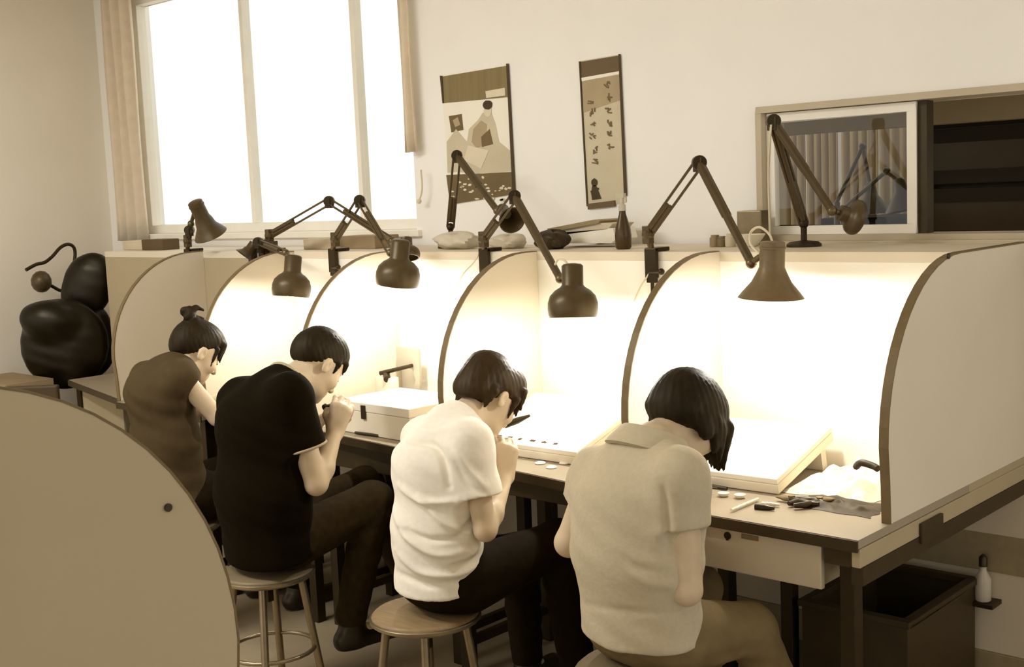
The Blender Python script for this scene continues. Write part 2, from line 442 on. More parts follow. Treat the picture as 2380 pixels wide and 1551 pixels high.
lamp_reflection_shape('lamp_reflection', 'thin dark lamp shape with a long slanting arm, standing for a reflection in the window glass', [(1960, 485, 1.65), (2060, 398, 1.65), (2090, 420, 1.65)], (2096, 450, 1.65), 'lamp shapes for reflections in the glass')
b = MB(); a = PY(1960, 500, 2.0); c = PY(2110, 560, 2.0)
b.box(a.x, c.x, 1.8, 2.15, 0, PY(2030, 505, 1.8).z); o = b.build('low_cupboard', 'cabinet_dark', bevel=.01); tag(o, 'dark low cupboard behind the right side of the window glass', 'cupboard')
# curtains and cord of the bright window
def curtain(name, xa, xb, y, z0, z1, waves, amp, label, m='curtain_cloth', taper=0.0):
    n = 60; vs = []; fs = []; rows = 10
    for j in range(rows + 1):
        tz = j / rows; z = z0 + (z1 - z0) * tz
        for k in range(n + 1):
            t = k / n; wdt = (xb - xa) * (1 - taper * (1 - tz)); x = xa + wdt * t
            vs.append((x, y + amp * math.sin(t * math.pi * 2 * waves + .4 * tz) + .004 * math.sin(9 * t + 7 * tz), z))
    for j in range(rows):
        for k in range(n): i = j * (n + 1) + k; fs.append((i, i + 1, i + n + 2, i + n + 1))
    o = MB().add(vs, fs).build(name, m, smooth=True); s = o.modifiers.new('thick', 'SOLIDIFY'); s.thickness = .003
    return tag(o, label, 'curtain')
xa = PY(248, 300, .9).x; xb = PY(322, 300, .9).x
curtain('curtain', -5.10, -4.78, .90, 1.43, 2.86, 3.5, .022, 'pleated pale curtain gathered at the left side of the bright window')
xa = PY(955, 300, .9).x
narrow = curtain('curtain', -2.63, -2.57, .90, 1.80, 2.86, 1.5, .012, 'narrow pale curtain edge hanging at the right side of the bright window', taper=-.2)
b = MB(); b.tube([PY(978, 395, .9), PY(981, 430, .9), PY(979, 452, .9), PY(974, 466, .9)], .004); b.ball(PY(974, 468, .9), .011)
b.build('pull_cord', 'curtain_cloth', narrow, smooth=True)
b = MB(); b.cyl((-5.2, .90, 2.87), (-2.4, .90, 2.87), .014); b.ball((-5.2, .9, 2.87), .025); b.ball((-2.4, .9, 2.87), .025)
for x in (-5.0, -3.8, -2.5): b.cyl((x, .90, 2.87), (x, WY, 2.87), .008)
tag(b.build('curtain_rod', 'steel', smooth=True), 'curtain rod above the bright window', 'curtain rod')
# added fill lights shaped as ceiling tubes (above the picture, they light the room)
def fill_tubes(x, y, w, label):
    t = thing('added_fill_light', label, 'added fill light', (x, y, 2.86)); b = MB(); b.box(x - .65, x + .65, y - .09, y + .09, 2.91, 2.95); b.build('housing', 'white_frame', t, bevel=.01)
    for s in (-1, 1):
        b = MB(); b.cyl((x - .6, y + s * .045, 2.885), (x + .6, y + s * .045, 2.885), .014); b.build('tube', 'fill_tube_emit', t, smooth=True)
    L = D.lights.new('fill_tube_glow', 'AREA'); L.shape = 'RECTANGLE'; L.size = 1.2; L.size_y = .16; L.energy = w; L.color = (1, .99, .96)
    o = D.objects.new('fill_tube_glow', L); COL.objects.link(o); o.parent = t; o.location = (0, 0, 0)
FILL_W = 62
fill_tubes(-3.0, -2.3, FILL_W, 'unseen added fill light over the middle of the room')
fill_tubes(-2.1, -1.7, FILL_W * .42, 'unseen added fill light above the row of workers')
struct(MB().box(-5.249, 2.6, WY - .005, WY, .111, 1.36).build('shade_board', 'lower_wall_shade'))  # thin added board; its tan puts the warm hue of shade on the lower wall
# ================================================================== BENCHES
PXS = [0.0, -.785, -1.54, -2.285, -2.93, -3.62]      # partition planes, near to far
BY = .48; LZ = 1.395; DZ = .76
def profile(back):
    P = [(0, DZ), (-.004, .86), (-.012, .95)]
    for i in range(1, 15):
        a = math.pi / 2 * i / 14; P.append((.42 - .432 * math.cos(a), .95 + (LZ - .95) * math.sin(a)))
    P += [(back, LZ), (back, DZ)]; return P
def partition(x, back, label, mirror=None, t=.024, m='panel_laminate'):
    pr = profile(back); f = (lambda y: y) if mirror is None else (lambda y: mirror - y)
    root = thing('partition_panel', label, 'partition', (x + t / 2, f(.25), DZ), 'curved bench partitions')
    MB().prism([V((x + .001, f(y), z)) for y, z in pr], (t - .002, 0, 0)).build('panel', m, root)
    n = 18; vs = []; fs = []                                      # the darker edging along the curved front
    for i in range(n):
        y, z = pr[i]; y2, z2 = pr[min(i + 1, n - 1)]; y1, z1 = pr[max(i - 1, 0)]
        d = V((0, y2 - y1, z2 - z1)).normalized(); nn = V((0, -d.z, d.y)) * .0035
        for xx in (x, x + t):
            vs.append(V((xx, f(y - .0), z))); vs.append(V((xx, f(y + nn.y), z + nn.z)))
    for i in range(n - 1):
        a = i * 4; c = a + 4
        fs += [(a + 1, a + 3, c + 3, c + 1), (a, a + 1, c + 1, c), (a + 2, c + 2, c + 3, a + 3), (a, c, c + 2, a + 2)]
    fs += [(0, 2, 3, 1), ((n - 1) * 4, (n - 1) * 4 + 1, (n - 1) * 4 + 3, (n - 1) * 4 + 2)]
    MB().add(vs, fs).build('edge_band', 'edge_brown', root)
    return root
plab = ['curved end partition at the near end of the bench, its outer face towards us',
        'curved partition between the tan-shirted and the white-shirted worker', 'curved partition between the white-shirted and the black-shirted worker',
        'curved partition between the black-shirted worker and the one with a hair bun', 'curved partition just beyond the worker with a hair bun',
        'farthest curved partition, beside the empty unlit place']
for i, x in enumerate(PXS): partition(x, .925 if i == 0 else BY - .001, plab[i])
# back board with the ledge on it
t = thing('bench_back', 'long white back board of the bench with a ledge along the top', 'back board', (-2.2, .5, 0))
b = MB(); b.box(-2.93, -.001, BY, BY + .018, .66, LZ - .03); b.build('back_board', 'panel_white', t); MB().box(-4.5, -2.931, BY, BY + .018, .66, LZ - .03).build('back_board', 'panel_shade', t)  # far section coloured darker to carry the shade of the unlit places
for x in (-4.4, -3.62, -2.93, -2.285, -1.54, -.785): MB().box(x - .02, x + .02, BY + .019, BY + .06, 0, LZ - .03).build('support_post', 'dark_steel', t)
b = MB(); b.box(-4.5, -.001, BY - .001, .925, LZ - .03, LZ); b.build('ledge', 'panel_laminate', t, bevel=.002)
# desks: one per place
def desk(xl, xr, yl, yr, label, drawer=True, endrail=False, ny=1):
    root = thing('workbench', label, 'workbench', ((xl + xr) / 2, .2, 0), 'workbenches of the long row')
    front = [(xl, yl), (xl + (xr - xl) * .33, yl + (yr - yl) * .33), (xl + (xr - xl) * .66, yl + (yr - yl) * .66), (xr, yr)]
    MB().prism([V((x, y, DZ - .022)) for x, y in front] + [V((xr, BY - .003, DZ - .022)), V((xl, BY - .003, DZ - .022))], (0, 0, .0215)).build('bench_top', 'bench_top', root)
    b = MB(); b.prism([V((x, y - .006, DZ - .030)) for x, y in front] + [V((x, y, DZ - .030)) for x, y in front[::-1]], (0, 0, .028)); b.build('edge_band', 'bench_dark', root)
    yf = max(yl, yr) + .04
    for (x, y) in ((xl + .03, yf + .01), (xr - .045, yf + .01), (xl + .03, BY - .05), (xr - (.53 if endrail else .045), BY - .05)):
        MB().box(x - .02, x + .02, y - .02, y + .02, 0, DZ - .023).build('leg', 'dark_steel', root, bevel=.003)
    for x in (xl + .03, xr - .045):                                # side rails between the legs
        for z0, z1 in ((.64, DZ - .023), (.10, .13)): MB().box(x - .011, x + .011, yf + .03, BY - .07, z0, z1).build('side_rail', 'bench_side' if endrail else 'dark_steel', root)
    return root, yf
r, yf = desk(-.761, .022, -.17, -.17, 'near-end workbench with a white drawer front and a pale side rail', endrail=True)
b = MB(); b.box(-.70, -.085, -.150, -.132, .613, .735); d = b.build('drawer', 'drawer_white', r, bevel=.004)
b = MB(); b.box(-.70, -.09, -.131, .30, .62, .73); b.build('drawer_box', 'bench_side', d)
k = PY(1690, 1246, -.153); b = MB(); b.cyl(k, k + V((0, .006, 0)), .010, n=20); b.box(k.x - .003, k.x + .003, k.y - .0015, k.y, k.z - .012, k.z + .004); b.build('keyhole', 'dark_steel', d)
k = PY(1742, 1250, -.153); b = MB(); b.box(k.x - .024, k.x + .024, k.y, k.y + .004, k.z - .006, k.z + .006); b.build('label_plate', 'tool_grey', d)
b = MB(); b.box(-.075, .0, -.155, -.11, .685, .735); b.build('corner_block', 'bench_dark', r)
b = MB(); b.box(.002, .024, -.165, .90, .690, .736); b.box(.002, .022, BY, .90, .736, .7595); b.build('end_rail', 'bench_side', r, bevel=.002)
b = MB(); b.box(-.004, .026, -.155, .90, .645, .6895); b.build('angle_bar', 'bench_dark', r)
b = MB(); b.box(.0245, .034, .155, .285, .672, .725); b.build('bracket', 'bench_dark', r, bevel=.003)
r, yf = desk(-1.516, -.786, -.03, -.105, 'workbench of the white-shirted worker, second place from the near end')
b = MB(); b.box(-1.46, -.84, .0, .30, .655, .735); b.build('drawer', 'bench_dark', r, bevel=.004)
r, yf = desk(-2.261, -1.541, .03, -.04, 'workbench of the black-shirted worker, third place from the near end')
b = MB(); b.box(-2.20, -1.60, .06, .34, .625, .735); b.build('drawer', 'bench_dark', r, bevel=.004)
r, yf = desk(-2.906, -2.286, .0, .0, 'workbench of the worker with a hair bun, fourth place from the near end')
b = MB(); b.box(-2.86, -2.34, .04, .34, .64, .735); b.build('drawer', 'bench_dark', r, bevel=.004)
r, yf = desk(-3.596, -2.931, -.02, -.02, 'empty unlit workbench beyond the worker with a hair bun')
b = MB(); b.box(-3.54, -2.98, .11, .34, .64, .735); b.build('drawer', 'bench_side', r, bevel=.004)
r, yf = desk(-4.49, -3.621, .22, .02, 'farthest workbench at the wall end of the row')
b = MB(); b.box(-4.44, -4.05, .26, .44, .30, .735); b.build('drawer', 'bench_side', r, bevel=.004)
# opposite row: its near end partition stands large in the left foreground
MIR = -1.745
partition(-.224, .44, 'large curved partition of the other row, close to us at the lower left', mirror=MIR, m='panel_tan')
t = thing('workbench', 'workbench of the other row behind the large foreground partition', 'workbench', (-.75, -1.9, 0))
b = MB(); b.box(-1.35, -.177, MIR - .46, MIR + .14, DZ - .025, DZ - .001); b.build('bench_top', 'bench_top', t, bevel=.002)
b = MB(); b.box(-1.35, -.177, MIR - .475, MIR - .442, 0, LZ - .03); b.box(-1.35, -.177, MIR - .62, MIR - .44, LZ - .03, LZ); b.build('back_board', 'panel_white', t)
for x in (-1.3, -.22):
    for y in (MIR + .09, MIR - .40): MB().box(x - .02, x + .02, y - .02, y + .02, 0, DZ - .025).build('leg', 'dark_steel', t)
q = PX(390, 1180, -.2); b = MB(); b.cyl(q, q + V((.003, 0, 0)), .006, n=12)
tag(b.build('screw_head', 'dark_steel', smooth=True), 'small dark screw head in the large foreground partition', 'screw')
q = PX(2203, 590, .024); b = MB(); b.cyl(q + V((0, 0, -.006)), q + V((.004, 0, -.006)), .008, n=12)
tag(b.build('screw_head', 'dark_steel', smooth=True), 'small dark screw head at the top of the near end partition', 'screw')
# ================================================================== WALL HANGINGS
def px_poly(b, pts, Y, th=.0006, m=0):
    b.cur = m; P = [PY(u, v, Y) for u, v in pts]; b.prism(P, (0, th, 0)); b.cur = 0
def blobpts(cu, cv, ru, rv, n=14, jit=.15, seed=0):
    r = random.Random(seed); return [(cu + ru * math.cos(2 * math.pi * k / n) * (1 + r.uniform(-jit, jit)), cv + rv * math.sin(2 * math.pi * k / n) * (1 + r.uniform(-jit, jit))) for k in range(n)]
Y0 = .946
t = thing('poster', 'wide poster with a dark top band and a seated figure in pale robes', 'poster', PY(1110, 475, Y0))
b = MB(); px_poly(b, [(1025, 176), (1178, 150), (1192, 452), (1046, 477)], Y0, .003); b.build('sheet', ['poster_white'], t)
b = MB(); px_poly(b, [(1027, 178), (1177, 153), (1180, 226), (1031, 240)], Y0 - .001); px_poly(b, [(1128, 212), (1173, 204), (1174, 222), (1130, 228)], Y0 - .002, m=1)
b.build('top_band', ['poster_olive', 'poster_pale'], t)
b = MB(); px_poly(b, [(1037, 407), (1190, 400), (1192, 452), (1046, 476)], Y0 - .001)
r_ = random.Random(3)
for k in range(46):
    u = r_.uniform(1048, 1184); v = r_.uniform(412, 466)
    if u > 1130 and v < 432: continue
    px_poly(b, blobpts(u, v, r_.uniform(2, 6), r_.uniform(1.5, 4), 7, .3, k), Y0 - .002, m=1)
b.build('bottom_band', ['poster_dark', 'poster_pale'], t)
b = MB()
px_poly(b, [(1043, 270), (1073, 265), (1077, 302), (1049, 308)], Y0 - .001, m=0)
px_poly(b, [(1085, 330), (1090, 300), (1110, 280), (1122, 262), (1142, 262), (1152, 290), (1160, 330), (1185, 350), (1187, 398), (1120, 404), (1060, 400), (1040, 402), (1038, 330), (1060, 300)], Y0 - .0012, m=1)
px_poly(b, [(1100, 300), (1118, 280), (1132, 290), (1128, 335), (1108, 345), (1096, 330)], Y0 - .002, m=2)
px_poly(b, [(1118, 318), (1138, 300), (1146, 335), (1120, 342)], Y0 - .0022, m=0)
px_poly(b, blobpts(1133, 258, 9, 14, 16, .03, 2), Y0 - .0024, m=3)
px_poly(b, blobpts(1133, 244, 11, 11, 16, .08, 3), Y0 - .0027, m=4)
px_poly(b, [(1088, 338), (1136, 350), (1118, 392), (1078, 372)], Y0 - .0026, m=3)
px_poly(b, [(1064, 272), (1070, 290), (1058, 296), (1052, 280)], Y0 - .0026, m=2)
b.build('picture', ['poster_dark', 'poster_grey', 'poster_mid', 'poster_pale', 'poster_ink'], t)
b = MB(); px_poly(b, [(1176, 148), (1181, 148), (1197, 450), (1191, 452)], Y0 - .004, .004); b.build('edge_strip', 'poster_edge', t); b = MB(); px_poly(b, [(1022, 176), (1027, 176), (1031, 240), (1028, 240)], Y0 - .004, .004); b.build('edge_strip', 'poster_edge', t)
t = thing('hanging_scroll', 'narrow hanging scroll with two columns of brushed characters and a small dark figure', 'scroll', PY(1410, 485, Y0))
b = MB(); px_poly(b, [(1348, 142), (1440, 127), (1455, 470), (1366, 487)], Y0, .003); b.build('sheet', 'poster_grey', t)
b = MB(); px_poly(b, [(1349, 144), (1439, 129), (1441, 165), (1351, 181)], Y0 - .001); b.build('top_band', 'scroll_head', t)
b = MB(); px_poly(b, [(1351, 181), (1441, 165), (1441, 172), (1352, 189)], Y0 - .002); b.build('batten', 'poster_white', t)
b = MB(); px_poly(b, [(1352, 189), (1441, 174), (1443, 232), (1356, 262)], Y0 - .001); b.build('darker_silk', 'poster_mid', t)  # darker field below the batten
b = MB(); r_ = random.Random(11)
def glyph(cu, cv, s, seed):
    r = random.Random(seed)
    for k in range(5):
        a = r.choice([0, .1, 1.5, 1.6, .8, -.7]); L = r.uniform(.35, .9) * s; ou, ov = cu + r.uniform(-.4, .4) * s, cv + r.uniform(-.5, .5) * s; wv = s * .11
        du, dv = math.cos(a) * L / 2, math.sin(a) * L / 2; nu, nv = -math.sin(a) * wv, math.cos(a) * wv
        px_poly(b, [(ou - du - nu, ov - dv - nv), (ou + du - nu, ov + dv - nv), (ou + du + nu, ov + dv + nv), (ou - du + nu, ov - dv + nv)], Y0 - .0022 - .0001 * k)
for i, (u, v) in enumerate([(1411, 198), (1412, 228), (1415, 257), (1417, 287), (1417, 313), (1418, 340), (1374, 235), (1377, 262), (1379, 290), (1377, 318), (1381, 348), (1383, 374)]): glyph(u, v, 13, 40 + i)
b.build('characters', 'poster_dark', t)
b = MB(); px_poly(b, blobpts(1381, 424, 7, 9, 12, .1, 5), Y0 - .003); px_poly(b, [(1376, 432), (1384, 430), (1392, 448), (1397, 462), (1376, 465), (1374, 450)], Y0 - .003); px_poly(b, [(1372, 444), (1390, 436), (1392, 440), (1374, 452)], Y0 - .0034); b.build('small_figure', 'poster_ink', t)
b = MB(); px_poly(b, [(1365, 474), (1428, 466), (1429, 480), (1366, 487)], Y0 - .006, .006); b.build('bottom_rod', 'scroll_head', t)
b = MB(); px_poly(b, [(1437, 126), (1441, 126), (1456, 455), (1450, 455)], Y0 - .004, .004); b.build('edge_strip', 'poster_edge', t); b = MB(); px_poly(b, [(1345, 143), (1348, 143), (1366, 480), (1363, 480)], Y0 - .004, .004); b.build('edge_strip', 'poster_edge', t)
# ================================================================== SWING-ARM LAMPS
LG = 'swing-arm lamps clamped along the ledge'
def two_rods(b, p, q, gap, r=.0045, side=None):
    d = (q - p).normalized(); s = side or d.cross(V((.67, -.73, .1))).normalized()
    b.cyl(p + s * gap, q + s * gap, r, n=8); b.cyl(p - s * gap, q - s * gap, r, n=8)
def shade(b, top, rim, R, style):
    ax = rim - top; L = ax.length; nr = min(.034, R * .45)
    if style == 'dome': pr = [(.010, 0), (nr * .8, .015), (nr, .05), (nr, .40), (nr * 1.15, .44), (.70 * R, .50), (.90 * R, .60), (.99 * R, .73), (R, .84), (.97 * R, .95), (.92 * R, 1.0)]
    else: pr = [(.012, 0), (nr * .85, .01), (nr, .03), (nr, .10), (nr * 1.06, .105), (nr * 1.06, .14), (nr, .145), (nr * 1.02, .46), (nr * 1.2, .55), (.60 * R, .72), (.85 * R, .89), (R, 1.0)]
    o = [(r, t * L) for r, t in pr]
    inner = [(max(r - .004, .003), t * L) for r, t in pr if t > .4][::-1]
    b.lathe(o + [(inner[0][0], o[-1][1])] + inner[1:] + [(.004, .42 * L)], top, ax, n=36)
def lamp(label, clamp=None, low=None, elbow=None, wrist=None, top=None, rim=None, R=.077, style='dome', thick=False, lowthick=False, watts=None, hook=None, shade_mat='lamp_black', cord=None, base_on=None):
    o = clamp if clamp is not None else base_on
    t = thing('swing_arm_lamp', label, 'lamp', tuple(o), LG)
    if clamp is not None:                                            # a screw clamp biting the ledge edge
        b = MB(); c = clamp
        b.box(c.x - .022, c.x + .022, BY - .022, BY - .004, LZ - .085, LZ + .012); b.box(c.x - .022, c.x + .022, BY - .02, BY + .06, LZ + .001, LZ + .014)
        b.box(c.x - .018, c.x + .018, BY - .02, BY - .0045, LZ - .10, LZ - .07)
        b.build('clamp', 'dark_steel', t, bevel=.003)
        b = MB(); b.cyl((c.x, BY - .012, LZ - .13), (c.x, BY - .012, LZ - .08), .006); b.cyl((c.x - .022, BY - .012, LZ - .066), (c.x + .045, BY - .03, LZ - .062), .006); b.ball((c.x + .05, BY - .03, LZ - .062), .011); b.build('clamp_screw', 'dark_steel', t, smooth=True)
        b = MB(); b.cyl((c.x, BY - .012, LZ + .01), low, .010, .012); b.ball(low, .021); b.box(low.x - .014, low.x + .014, low.y - .014, low.y + .014, low.z - .03, low.z + .028); b.build('pivot', 'lamp_black', t, bevel=.003)
    else:
        b = MB(); b.lathe([(.055, 0), (.055, .008), (.045, .016), (.012, .02), (.010, .02)], base_on, n=24)
        b.cyl(base_on, low, .010); b.ball(low, .016); b.build('lamp_base', 'dark_steel', t, smooth=True)
    if elbow is not None:
        b = MB()
        if lowthick: b.cyl(low, elbow, .010, n=10)
        two_rods(b, low, elbow, .013)
        m1 = low.lerp(elbow, .08); m2 = low.lerp(elbow, .42); two_rods(b, m1, m2, .006, .0075); b.build('lower_arm', 'lamp_black', t, smooth=True)
        b = MB(); d = V((.67, -.73, 0)).normalized(); b.cyl(elbow - d * .016, elbow + d * .016, .022); b.box(elbow.x - .016, elbow.x + .016, elbow.y - .012, elbow.y + .012, elbow.z - .028, elbow.z + .014); b.build('elbow_joint', 'dark_steel', t, bevel=.002)
        b = MB()
        if thick: b.cyl(elbow, wrist, .0125, n=10); two_rods(b, elbow, elbow.lerp(wrist, .55), .009, .006)
        else: two_rods(b, elbow, wrist, .010); b.cyl(elbow.lerp(wrist, .25), elbow.lerp(wrist, .75), .007)
        b.build('upper_arm', 'lamp_black', t, smooth=True)
        w0 = wrist
    else: w0 = low
    ax = (rim - top).normalized(); nk = top + (rim - top) * .12
    b = MB(); b.ball(w0, .016); b.cyl(w0, nk, .009); b.build('head_joint', 'lamp_metal', t, smooth=True)
    b = MB(); shade(b, top, rim, R, style); s = b.build('lamp_shade', shade_mat, t, smooth=True)
    if watts:
        c = top + (rim - top) * .80; b = MB(); b.ball(c, .024); b.lathe([(.013, 0), (.013, .03), (.02, .05)], c - ax * .06, ax, n=16); b.build('bulb', 'bulb_glow', s, smooth=True)
        L = D.lights.new('lamp_glow', 'POINT'); L.energy = watts; L.shadow_soft_size = .02; L.color = (1, .98, .92)
        lo = D.objects.new('lamp_glow', L); COL.objects.link(lo); lo.parent = t; lo.location = top + (rim - top) * 1.0 + ax * .005 - ORG[t.name]
    if hook: b = MB(); b.tube([PY(*q) for q in hook], .0035); b.build('cord_loop', 'cord_pale', t, smooth=True)
    if cord: b = MB(); b.tube([PY(*q) for q in cord], .0035); b.build('cord', 'cord_pale', t, smooth=True)
    return t
def cl(u): return V((PY(u, 590, BY - .01).x, BY - .01, LZ))
Hh = .20
# over the tan-shirted worker
lamp('swing-arm lamp with a big flared cone shade, lit above the tan-shirted worker', cl(1515), PY(1506, 545, .45), PY(1625, 378, .40), PY(1746, 612, .22), PY(1796, 560, Hh), PY(1792, 692, Hh), .091, 'cone', thick=True, watts=LAMP_W, shade_mat='lamp_grey',
     hook=[(1766, 590, .2), (1745, 568, .21), (1745, 540, .22), (1765, 528, .2), (1788, 545, .2), (1796, 566, .2)])
# over the white-shirted worker
lamp('swing-arm lamp with a round dome shade, lit above the white-shirted worker', cl(1127), PY(1124, 556, .45), PY(1196, 456, .40), PY(1302, 648, .23), PY(1330, 612, .20), PY(1332, 738, .185), .080, 'dome', thick=True, watts=LAMP_W,
     hook=[(1290, 615, .22), (1298, 603, .21), (1312, 606, .2), (1322, 618, .2)])
# over the black-shirted worker
lamp('swing-arm lamp with a round dome shade, lit above the place of the black-shirted worker', cl(775), PY(779, 556, .45), PY(836, 466, .40), PY(908, 588, .22), PY(932, 556, .20), PY(923, 664, .19), .080, 'dome', watts=LAMP_W)
# over the worker with the bun
lamp('swing-arm lamp with a round dome shade, lit beside the worker with a hair bun', cl(628), PY(636, 575, .45), PY(600, 563, .40), PY(664, 588, .27), PY(682, 592, .25), PY(676, 690, .225), .078, 'dome', watts=LAMP_W * .75)
lamp('swing-arm lamp with a long low-lying arm, its head behind the lamp of the black-shirted worker', cl(612), PY(626, 548, .45), PY(765, 468, .42), PY(912, 560, .40), PY(944, 552, .36), PY(946, 600, .34), .05, 'dome')
lamp('small lamp with a drooping shade at the far end of the lit benches', cl(588), PY(606, 572, .45), None, None, PY(592, 566, .42), PY(570, 596, .38), .050, 'cone')
lamp('unlit lamp tipped up at the far end of the ledge', cl(438), PY(436, 560, .44), PY(440, 535, .43), PY(444, 520, .41), PY(452, 468, .37), PY(490, 546, .45), .078, 'cone')
# lamps standing on the ledge by the wall
lamp('tall folded lamp standing on the ledge before the wide poster', None, PY(1047, 528, .72), PY(1062, 362, .66), PY(1156, 490, .58), PY(1166, 486, .56), PY(1190, 512, .50), .05, 'cone', thick=True, base_on=V((PY(1047, 528, .72).x, .72, LZ)))
lamp('tall folded lamp standing on the ledge before the sliding window', None, PY(1868, 520, .74), PY(1797, 282, .62), PY(1934, 490, .66), PY(1950, 494, .68), PY(1996, 508, .73), .055, 'dome', thick=True, lowthick=True, base_on=V((PY(1868, 520, .74).x, .74, LZ)),
     cord=[(1792, 290, .60), (1786, 400, .66), (1788, 480, .68), (1790, 548, .70)])
# folded grey lamp behind the tall elbow
t = thing('folded_lamp', 'grey folded lamp with a drooping shade on the ledge behind the cone-shaded lamp', 'lamp', tuple(PZ(1598, 562, LZ)))
q = ORG[t.name]; y = q.y
b = MB(); b.lathe([(.045, 0), (.045, .02), (.03, .045), (.012, .05)], q, n=20); b.box(q.x - .09, q.x - .055, y - .02, y + .02, q.z, q.z + .05); b.box(q.x + .03, q.x + .075, y - .03, y + .03, q.z, q.z + .012); b.box(q.x + .045, q.x + .065, y - .01, y + .01, q.z, q.z + .07); b.build('lamp_base', 'dark_steel', t, bevel=.003)
b = MB(); b.cyl(q, PY(1600, 362, y), .007); b.ball(PY(1606, 352, y), .011); b.build('pole', 'lamp_metal', t, smooth=True)
b = MB(); b.lathe([(.014, 0), (.02, .03), (.024, .10), (.036, .15), (.040, .20), (.036, .205)], PY(1606, 372, y), PY(1620, 470, y) - PY(1606, 372, y), n=20); b.build('lamp_sleeve', 'tool_grey', t, smooth=True)
b = MB(); b.rings([PY(1615, 472, y), PY(1622, 500, y - .01), PY(1630, 530, y - .01)], [.024, .020, .008], 12); b.build('hanging_cover', 'tool_grey', t, smooth=True)
b = MB(); b.tube([PY(1625, 470, y), PY(1634, 500, y), PY(1644, 524, y)], .006); b.build('lever', 'dark_steel', t, smooth=True)
# partition cords
def cordline(label, pts, r=.003, m='cord_pale'):
    b = MB(); b.tube(pts, r); return tag(b.build('power_cord', m, smooth=True), label, 'cord')
cordline('pale cord hanging along the partition beside the white-shirted worker', [PY(1112, 592, .462), PY(1100, 612, .455), PY(1075, 640, .44), PY(1050, 690, .43)])
cordline('pale cord hanging from the clamp of the cone-shaded lamp', [PY(1512, 622, .462), PY(1506, 640, .46), PY(1490, 665, .45), PY(1474, 700, .45)])
# ================================================================== THINGS ON THE LEDGE
def pxbox(name, u0, u1, vt, Y, dep, m, label, cat, zb=LZ, rot=0.0, bev=.004, group=None):
    a = PY(u0, vt, Y); c = PY(u1, vt, Y); zt = PY((u0 + u1) / 2, vt, Y).z
    cx, cy = (a.x + c.x) / 2, Y + dep / 2
    M = Matrix.Translation((cx, cy, 0)) @ Matrix.Rotation(rot, 4, 'Z')
    b = MB(); b.box(-(c.x - a.x) / 2, (c.x - a.x) / 2, -dep / 2, dep / 2, zb + .0005, zt, M)
    return tag(b.build(name, m, bevel=bev), label, cat, group)
pxbox('carton', 284, 330, 560, .60, .10, 'paper_grey', 'small pale box at the far left end of the ledge', 'box')
pxbox('carton', 328, 376, 557, .58, .10, 'box_dark', 'small dark box on the ledge left of the tipped-up lamp', 'box')
pxbox('carton', 704, 772, 555, .62, .14, 'carton_tan', 'pale carton on the ledge before the bright window', 'box')
pxbox('carton', 782, 870, 549, .665, .14, 'carton_brown', 'darker carton on the ledge beside the pale carton', 'box')
b = MB(); a = PY(868, 570, .62); b.cyl(PZ(850, 574, LZ) + V((0, 0, .012)), PZ(876, 570, LZ) + V((0, 0, .012)), .012); tag(b.build('marker_roll', 'carton_brown', smooth=True), 'small brown roll lying at the end of the darker carton', 'roll')
def sack(name, u0, u1, vt, Y, m, label, cat, seed, ry=.06):
    a, c = PY(u0, vt, Y), PY(u1, vt, Y); r = random.Random(seed); zt = PY((u0 + u1) / 2, vt, Y).z
    cx, hx, hz = (a.x + c.x) / 2, (c.x - a.x) / 2, (zt - LZ) / 2; b = MB(); vs = []; fs = []; n, h = 26, 12
    ph = [r.uniform(0, 6) for _ in range(6)]
    for i in range(h + 1):
        tt = math.pi * i / h
        for k in range(n):
            an = 2 * math.pi * k / n; w_ = 1 + .14 * math.sin(3 * an + ph[0] + 2 * tt) + .10 * math.sin(5 * an + ph[1] - 3 * tt) + .07 * math.sin(9 * an + ph[2] + 5 * tt)
            e = lambda x: math.copysign(abs(x) ** .7, x)
            z = LZ + hz + hz * math.cos(tt) * (1 + .15 * math.sin(2 * an + ph[3])) ; z = max(z, LZ + .0008)
            vs.append((cx + hx * e(math.sin(tt)) * e(math.cos(an)) * w_ * .9, Y + ry * e(math.sin(tt)) * e(math.sin(an)) * w_, z))
    for i in range(h):
        for k in range(n): k2 = (k + 1) % n; fs.append((i * n + k, (i + 1) * n + k, (i + 1) * n + k2, i * n + k2))
    return tag(b.add(vs, fs).build(name, m, smooth=True), label, cat)
sack('plastic_bag', 1022, 1108, 540, .64, 'plastic_bag', 'crumpled translucent bag on the ledge below the wide poster', 'bag', 1)
sack('plastic_bag', 1150, 1215, 545, .66, 'plastic_bag', 'crumpled pale bag on the ledge right of the dome-lamp clamp', 'bag', 2)
for i, (u, v, mm, lab) in enumerate([(1180, 556, 'tool_grey', 'small grey jar on the ledge among the pale bags, left one'), (1208, 553, 'carton_brown', 'small brownish jar on the ledge among the pale bags, right one')]):
    p = PZ(u, 573, LZ); b = MB(); b.lathe([(.016, 0), (.018, .004), (.018, .032), (.013, .036), (.013, .046)], p + V((0, -.0, .0005)), n=16); tag(b.build('jar', mm, smooth=True), lab, 'jar', 'small jars among the bags')
sack('cloth_bundle', 1252, 1314, 536, .62, 'bag_dark', 'dark lumpy bundle on the ledge beside the leaning papers', 'bundle', 5, .05)
t = thing('paper_stack', 'leaning stack of papers on the ledge below the scroll', 'papers', tuple(PZ(1360, 560, LZ)))
Y = .72
b = MB(); b.prism([PY(1288, 566, Y), PY(1420, 566, Y), PY(1432, 556, Y), PY(1424, 530, Y), PY(1300, 540, Y)], (0, .13, 0)); b.build('lower_sheets', 'paper_white', t, bevel=.002)
